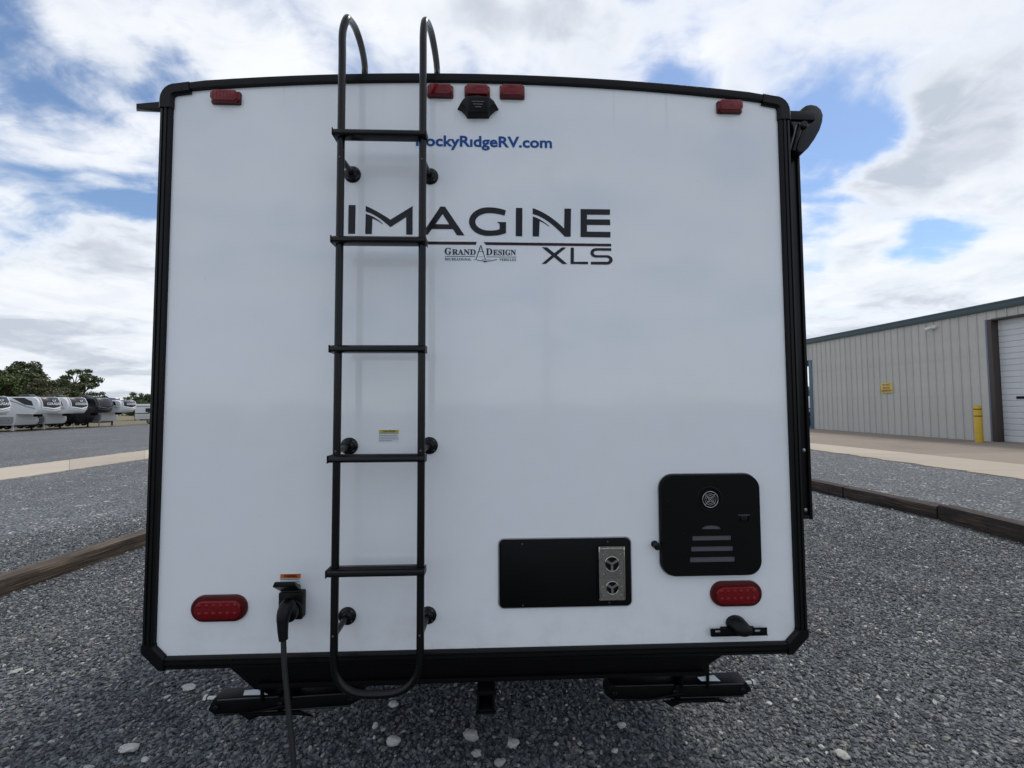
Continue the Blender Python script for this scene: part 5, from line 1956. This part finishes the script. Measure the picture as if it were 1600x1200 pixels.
def fifth_wheel(px_right, label, H=3.75, body=RVWHITE, cap=CAPDARK, accent=RVWHITE, letters=True, X=None, Y=None):
    """nose at the origin pointing +X, the body runs back to -X"""
    w = 1.22
    if X is None:
        X = -50.0
        u = ray(px_right, 650)
        yf = (X - CAM.x) * u.y / u.x + CAM.y
        Y = yf - w
    t = empty('fifth_wheel_trailer', (X, Y, ground_z(X)))
    tag(t, label, 'trailer', 'trailers parked in a row across the lot')
    L = 10.8
    nose = [(-2.75, 1.86), (-.55, 1.82), (-.18, 2.05), (0.0, 2.45), (0.02, 2.85), (-.12, 3.25), (-.42, H - .12), (-.95, H - .01)]
    prof = [(-L, .62), (-3.05, .62), (-2.80, .95)] + nose + [(-L, H)]
    # loft across the width with the nose bowed
    ks = [-1, -.93, -.75, -.4, 0, .4, .75, .93, 1]
    vs, fs = [], []

    def bow(x, z, k):
        f = max(0, (x + 1.6) / 1.6)
        dx = -.42 * (abs(k) ** 2.6) * f
        dz = -(.05 if z > H - .3 else 0) * max(0, abs(k) - .9) * 10
        return x + dx, z + dz
    n = len(prof)
    for k in ks:
        for x, z in prof:
            xx, zz = bow(x, z, k)
            vs.append((xx, k * w, zz))
    for i in range(len(ks) - 1):
        for j in range(n):
            j2 = (j + 1) % n
            fs.append((i * n + j, i * n + j2, (i + 1) * n + j2, (i + 1) * n + j))
    fs.append(tuple(range(n - 1, -1, -1)))
    fs.append(tuple((len(ks) - 1) * n + j for j in range(n)))
    G().add(vs, fs).build('body', body, t, smooth=35)
    # dark windscreen-like cap area on the nose
    cs = [(.02, 2.50), (.035, 2.85), (-.10, 3.25), (-.40, H - .10), (-.85, H + .005)]
    vs, fs = [], []
    kk = [-.86, -.5, -.2, .0, .2, .5, .86]
    for k in kk:
        for j, (x, z) in enumerate(cs):
            z2 = z + (.22 * abs(k) if j == 0 else 0)
            xx, zz = bow(x, z2, k)
            vs.append((xx + .02, k * w, zz))
    m = len(cs)
    for i in range(len(kk) - 1):
        for j in range(m - 1):
            fs.append((i * m + j, (i + 1) * m + j, (i + 1) * m + j + 1, i * m + j + 1))
    G().add(vs, fs).build('nose_cap', cap, t, smooth=40)
    # pale chin line under it
    g = G()
    g.tube([(bow(.0, 2.40 + .24 * abs(k), k)[0] + .03, k * w, 2.38 + .24 * abs(k)) for k in (-.9, -.5, -.2, 0, .2, .5, .9)], .06, 6)
    g.tube([(bow(.0, 2.22 + .2 * abs(k), k)[0] + .02, k * w, 2.18 + .2 * abs(k)) for k in (-.85, -.5, -.2, 0, .2, .5, .85)], .03, 6)
    for sg in (-1, 1):
        g.tube([(bow(x, z, sg * .82)[0] + .03, sg * .82 * w, z) for x, z in ((.0, 2.62), (.02, 2.85), (-.12, 3.25), (-.42, H - .10), (-.9, H))], .05, 6)
    g.build('nose_trim', accent, t, smooth=50)
    if letters:
        lm = WHT if body is not RVBLACK else RVGREY
        put_text('lettering', 'COUGAR', lm, t, (.05, -.80, 2.86), (0, 1, 0), (0, 0, 1), width=1.6, height=.24, bold=.05, lift=.03)
        g = G()
        vs = [(.03, -.20, 3.42), (.03, .20, 3.42), (.07, .12, 3.22), (.07, -.12, 3.22), (.03, -.14, 3.38), (.03, .14, 3.38), (.07, .06, 3.27), (.07, -.06, 3.27)]
        g.add([(x - .02, y, z) for x, y, z in vs], [(0, 1, 5, 4), (1, 2, 6, 5), (2, 3, 7, 6), (3, 0, 4, 7)])
        g.build('emblem', lm, t, smooth=0)
    # sides
    dk = CAPDARK if body is not RVBLACK else RVGREY
    for sg in (-1, 1):
        y = sg * w
        g = G()
        side_patch(g, [(-3.3, H - .10), (-2.0, H - .10), (-1.15, 3.25), (-.95, 2.75), (-1.9, 2.90)], y)
        g.build('side_glass', GLASS, t)
        g = G()
        side_patch(g, [(-4.4, H - .12), (-4.1, H - .12), (-1.7, 2.62), (-.75, 2.38), (-.75, 2.50), (-1.8, 2.74)], y, .016)
        side_patch(g, [(-L + .3, 1.95), (-4.6, 1.95), (-4.2, 2.15), (-4.5, 2.02), (-L + .3, 2.05)], y)
        g.build('swoosh', RVGREY if body is not RVBLACK else DULLGREY, t)
        for (x0, x1, z0, z1_) in ((-5.6, -4.7, 2.35, 2.95), (-8.3, -7.3, 2.2, 2.9)):
            G().prism(rounded(x0, x1, z0, z1_, .06, 3), y + sg * .02, y - sg * .004).build('window', GLASS, t)
        G().box(-6.0, -5.85, y - sg * .004, y + sg * .05, 1.2, H - .2).build('slide_seal', RVBLACK, t)
        g = G()
        side_patch(g, [(-L + .2, .70), (-3.2, .70), (-3.0, .95), (-3.0, 1.55), (-L + .2, 1.55)], y, .02)
        g.build('lower_panel', RVGREY if body is RVWHITE else body, t)
        for x in (-4.2, -3.5):
            G().lathe((x, y + sg * .018, 1.15), (0, sg, 0), [(.06, 0), (.05, .012)], 12).build('hatch_latch', DULLGREY, t)
        for x in (-7.2, -8.1):
            wheel(t, x, sg * (w - .10), .38)
    # landing legs, king pin, air conditioner, underframe
    for sg in (-1, 1):
        G().box(-3.35, -3.22, sg * .95 - .06, sg * .95 + .06, .04, .70).box(-3.45, -3.12, sg * .95 - .12, sg * .95 + .12, 0, .04).build('landing_leg', WHT if sg < 0 else FRAME, t)
    G().box(-1.9, -1.4, -.25, .25, 1.52, 1.86).lathe((-1.6, 0, 1.38), (0, 0, 1), [(.05, 0), (.05, .16)], 10).build('king_pin_box', FRAME, t)
    G().box(-L + .2, -3.1, -.9, .9, .45, .60).build('chassis', FRAME, t)
    G().prism([(-3.5, H), (-3.5, H + .20), (-3.3, H + .31), (-2.5, H + .31), (-2.25, H + .12), (-2.2, H)], -.35, .35).build('air_conditioner', RVBLACK, t, bevel=.03)
    g = G()
    for x, z in ((-.18, 3.30),):
        pass
    for sg in (-.35, 0, .35):
        g.lathe((-.98, sg, H - .02), (0, 0, 1), [(.05, 0), (.05, .04)], 8)
    small(g.build('roof_marker', ORANGE, t))
    return t


fifth_wheel(22, 'leftmost white trailer of the far row, cut off by the picture edge')
fifth_wheel(100, 'white trailer with dark window and long grey swoosh, second in the far row')
fifth_wheel(141, 'white trailer squeezed between its white neighbour and the black trailer')
fifth_wheel(181, 'all black trailer in the middle of the far row', body=RVBLACK, cap=CAPDARK, accent=DULLGREY, letters=False)
fifth_wheel(216, 'low white trailer with dark nose cap just right of the black one', H=3.5)


def small_trailer(X, Y, label):
    """light grey travel trailer standing side on, nose pointing right"""
    t = empty('travel_trailer', (X, Y, ground_z(X)))
    tag(t, label, 'travel trailer')
    prof = [(-4.2, .65), (3.2, .65), (3.9, 1.1), (3.75, 2.2), (3.2, 2.95), (-4.2, 3.0)]
    G().prism(prof, -1.2, 1.2).build('body', RVWHITE, t, bevel=.04)
    g = G()
    for k in range(9):
        g.box(-4.15, 3.2, -1.212, -1.199, .85 + k * .23, .87 + k * .23)
    small(g.build('siding_rib', RVGREY, t))
    g = G()
    g.prism([(-4.1, 1.5), (-2.2, 1.5), (-1.5, 1.95), (3.3, 2.0), (3.3, 2.08), (-1.6, 2.05), (-2.3, 1.62), (-4.1, 1.6)], -1.225, -1.20)
    g.prism([(-4.15, 2.62), (3.3, 2.62), (3.3, 2.70), (-4.15, 2.70)], -1.225, -1.20)
    g.build('stripe', RVBLACK, t)
    for x0, x1, z0, z1_ in ((-2.6, -1.6, 1.75, 2.35), (1.0, 2.0, 1.7, 2.35)):
        G().prism(rounded(x0, x1, z0, z1_, .06, 3), -1.235, -1.20).build('window', GLASS, t)
    d = G().prism(rounded(-.6, .2, .8, 2.55, .05, 3), -1.232, -1.20).build('door', RVGREY, t)
    G().box(.05, .12, -1.26, -1.232, 1.6, 1.75).build('handle', RVBLACK, d)
    for x in (-.9, .0):
        for y in (-1.08, 1.08):
            wheel(t, x - 1.2, y, .36, .36)
    G().prism([(-.8, 3.0), (-.8, 3.2), (-.6, 3.28), (.3, 3.28), (.5, 3.0)], -.35, .35).build('air_conditioner', WHT, t, bevel=.03)
    G().box(-4.0, 4.9, -.5, .5, .48, .64).box(4.7, 4.8, -.05, .05, 0.0, .5).build('chassis', FRAME, t)


u = ray(232, 650)
small_trailer((68 / u.y) * u.x + CAM.x + 2.2, 67.5, 'pale grey ribbed travel trailer standing side on, right end of the far row')

# a parked van seen through the passage
c = through(1262, 660, 52)
van = empty('parked_van', (c.x + .9, c.y, ground_z(c.x)), R(8))
tag(van, 'white parked van glimpsed through the passage behind the workshop', 'van')
G().prism([(-2.6, .35), (2.5, .35), (2.6, .9), (2.2, 1.25), (1.5, 1.95), (-2.6, 2.05)], -.95, .95).build('body', RVWHITE, van, bevel=.08)
for y in (-.96, .96):
    G().prism([(1.9, 1.30), (1.4, 1.80), (.5, 1.85), (.5, 1.30)], y - .01, y + .01).build('window', GLASS, van)
    for x in (-1.7, 1.7):
        wheel(van, x, y * .9, .34, .34, .2)
G().prism([(-2.62, 1.2), (-2.60, 1.2), (-2.60, 1.85), (-2.62, 1.85)], -.8, .8).build('rear_window', GLASS, van)

# ------------------------------------------------------------------ trees
BARK = mat('bark', (0.07, 0.055, 0.042), 0.9, var=0.3, vscale=3)
LEAF = [leaf_material('oak_leaves', (0.036, 0.052, 0.018), (0.100, 0.130, 0.048)), leaf_material('dull_leaves', (0.050, 0.055, 0.022), (0.125, 0.125, 0.052)),
        leaf_material('bright_leaves', (0.045, 0.070, 0.018), (0.120, 0.160, 0.048))]


def tree(px, py_top, Y, width_px, kind, label, seed, sparse=1.0, low=.25, clump=1.0):
    rnd = np.random.RandomState(seed)
    rr = random.Random(seed)
    d = ray(px, py_top)
    k = (Y - CAM.y) / d.y
    p = CAM + d * k
    gz = ground_z(max(p.x, -75))
    H = p.z - gz
    Wd = width_px * (Y - CAM.y) / FPX / 2
    t = empty('tree', (p.x, Y, gz))
    tag(t, label, 'tree', 'trees beyond the parked trailers' if p.x < 0 else None)
    # trunk and limbs
    g = G()
    top = H * .62
    g.tube(smooth_path([(0, 0, 0), (rr.uniform(-.2, .2), 0, top * .4), (rr.uniform(-.3, .3), rr.uniform(-.2, .2), top)], 4), [.032 * H * (1 - .07 * i) for i in range(9)], 8)
    tips = []
    nb = 9
    for i in range(nb):
        a = 2 * math.pi * i / nb + rr.uniform(-.3, .3)
        z0 = H * rr.uniform(low + .02, .60)
        reach = Wd * rr.uniform(.45, .85)
        z1_ = min(H * .93, z0 + H * rr.uniform(.12, .34))
        e = Vector((math.cos(a) * reach, math.sin(a) * reach * .9, z1_))
        mid = Vector((e.x * .45, e.y * .45, z0 + (z1_ - z0) * .4))
        g.tube(smooth_path([(0, 0, z0), mid, e], 4), [.013 * H * (1 - .09 * j) for j in range(9)], 6)
        tips.append(e)
        for q_ in range(2):
            e2 = mid + Vector((rr.uniform(-.4, .4) * Wd, rr.uniform(-.4, .4) * Wd, H * rr.uniform(.08, .25)))
            g.tube([mid, (mid + e2) / 2 + Vector((0, 0, .1)), e2], [.008 * H, .006 * H, .003 * H], 5)
            tips.append(e2)
    g.build('trunk', BARK, t, smooth=60)
    # crown: clumps of leaf-size faces round the limb ends
    cl = [(e, Wd * rr.uniform(.20, .36)) for e in tips]
    for _ in range(int(26 * sparse)):
        a = rr.uniform(0, 6.28)
        v = rr.uniform(-1, 1)
        rad = (1 - v * v) ** .5
        z = H * (low + (1 - low) * (.5 + .43 * v))
        f = rr.uniform(.45, .92)
        cl.append((Vector((math.cos(a) * rad * Wd * f, math.sin(a) * rad * Wd * f, z)), Wd * rr.uniform(.16, .32)))
    per = int(170 * clump)
    cl = [(c_, r_ * (.35 + .65 * clump)) for c_, r_ in cl]
    C_, S_ = [], []
    for c_, r_ in cl:
        n = per
        u = rnd.normal(size=(n, 3))
        u /= np.linalg.norm(u, axis=1)[:, None]
        u *= (rnd.rand(n)[:, None]) ** .45
        pts = np.array(c_)[None] + u * np.array([r_, r_, r_ * .72])[None]
        C_.append(pts)
    P = np.concatenate(C_)
    P = P[(P[:, 2] < H) & (P[:, 2] > H * low * .5)]
    n = len(P)
    sz = rnd.uniform(.10, .24, n) * (H / 9)
    a = rnd.normal(size=(n, 3))
    a /= np.linalg.norm(a, axis=1)[:, None]
    b = np.cross(a, rnd.normal(size=(n, 3)))
    b /= np.linalg.norm(b, axis=1)[:, None]
    a *= sz[:, None]
    b *= sz[:, None] * .6
    V = np.stack([P - a, P - b * .9 + a * .1, P + a, P + b], 1).reshape(-1, 3)
    me = bpy.data.meshes.new('crown')
    me.vertices.add(len(V))
    me.vertices.foreach_set('co', V.ravel().astype(np.float32))
    me.loops.add(n * 4)
    me.loops.foreach_set('vertex_index', np.arange(n * 4, dtype=np.int32))
    me.polygons.add(n)
    me.polygons.foreach_set('loop_start', np.arange(0, n * 4, 4, dtype=np.int32))
    me.update()
    me.materials.append(LEAF[kind])
    o = bpy.data.objects.new('crown', me)
    C.objects.link(o)
    o.parent = t


tree(-22, 585, 66, 60, 0, 'dark tree at the very left edge behind the leftmost trailer', 1)
tree(8, 577, 64, 50, 2, 'brighter green round tree behind the leftmost trailer', 2)
tree(40, 562, 70, 62, 0, 'tallest dark oak, above the gap between the first two trailers', 3)
tree(66, 588, 68, 58, 1, 'dull olive tree right of the tallest oak', 4)
tree(92, 591, 74, 60, 0, 'dark green tree left of the airy tree', 5)
tree(90, 600, 64, 44, 1, 'low olive bushy tree just above the second trailer roof', 12, low=.1)
tree(124, 573, 80, 56, 0, 'tall airy tree with open crown against the sky', 6, sparse=.5, low=.42, clump=.45)
tree(118, 604, 82, 52, 2, 'mid green tree at the foot of the airy tree', 7, low=.1)
tree(153, 611, 95, 34, 0, 'small dark tree peeking over the black trailer', 8, low=.1)
tree(213, 612, 100, 30, 2, 'rounded tree above the low white trailer', 9, low=.1)
tree(233, 615, 104, 30, 0, 'dark rounded tree beside the caravan edge above the pale grey trailer', 10, low=.1)
tree(1260, 604, 95, 40, 0, 'distant tree seen through the workshop passage', 11, low=.1)


# distant wooded rise along the horizon
def far_wood():
    rnd = np.random.RandomState(77)
    n = 26000
    s = rnd.rand(n)
    x = -130 + s * 330
    y = 150 + rnd.rand(n) * 14 + (x * .02)
    hgt = 5.0 + 1.6 * np.sin(x * .13) + 1.1 * np.sin(x * .41 + 1) + .7 * np.sin(x * 1.1)
    z = np.array([ground_z(max(min(v, 30), -75)) for v in x]) + rnd.rand(n) ** .8 * hgt
    P = np.stack([x, y, z], 1)
    sz = rnd.uniform(.35, .8, n)
    a = rnd.normal(size=(n, 3)); a /= np.linalg.norm(a, axis=1)[:, None]
    b = np.cross(a, rnd.normal(size=(n, 3))); b /= np.linalg.norm(b, axis=1)[:, None]
    a *= sz[:, None]; b *= sz[:, None] * .7
    V = np.stack([P - a, P - b, P + a, P + b], 1).reshape(-1, 3)
    me = bpy.data.meshes.new('far_wood')
    me.vertices.add(len(V))
    me.vertices.foreach_set('co', V.ravel().astype(np.float32))
    me.loops.add(n * 4)
    me.loops.foreach_set('vertex_index', np.arange(n * 4, dtype=np.int32))
    me.polygons.add(n)
    me.polygons.foreach_set('loop_start', np.arange(0, n * 4, 4, dtype=np.int32))
    me.update()
    me.materials.append(LEAF[0])
    o = bpy.data.objects.new('far_wood', me)
    C.objects.link(o)
    tag(o, 'low dark line of woods along the horizon', 'woods', kind='stuff')


far_wood()
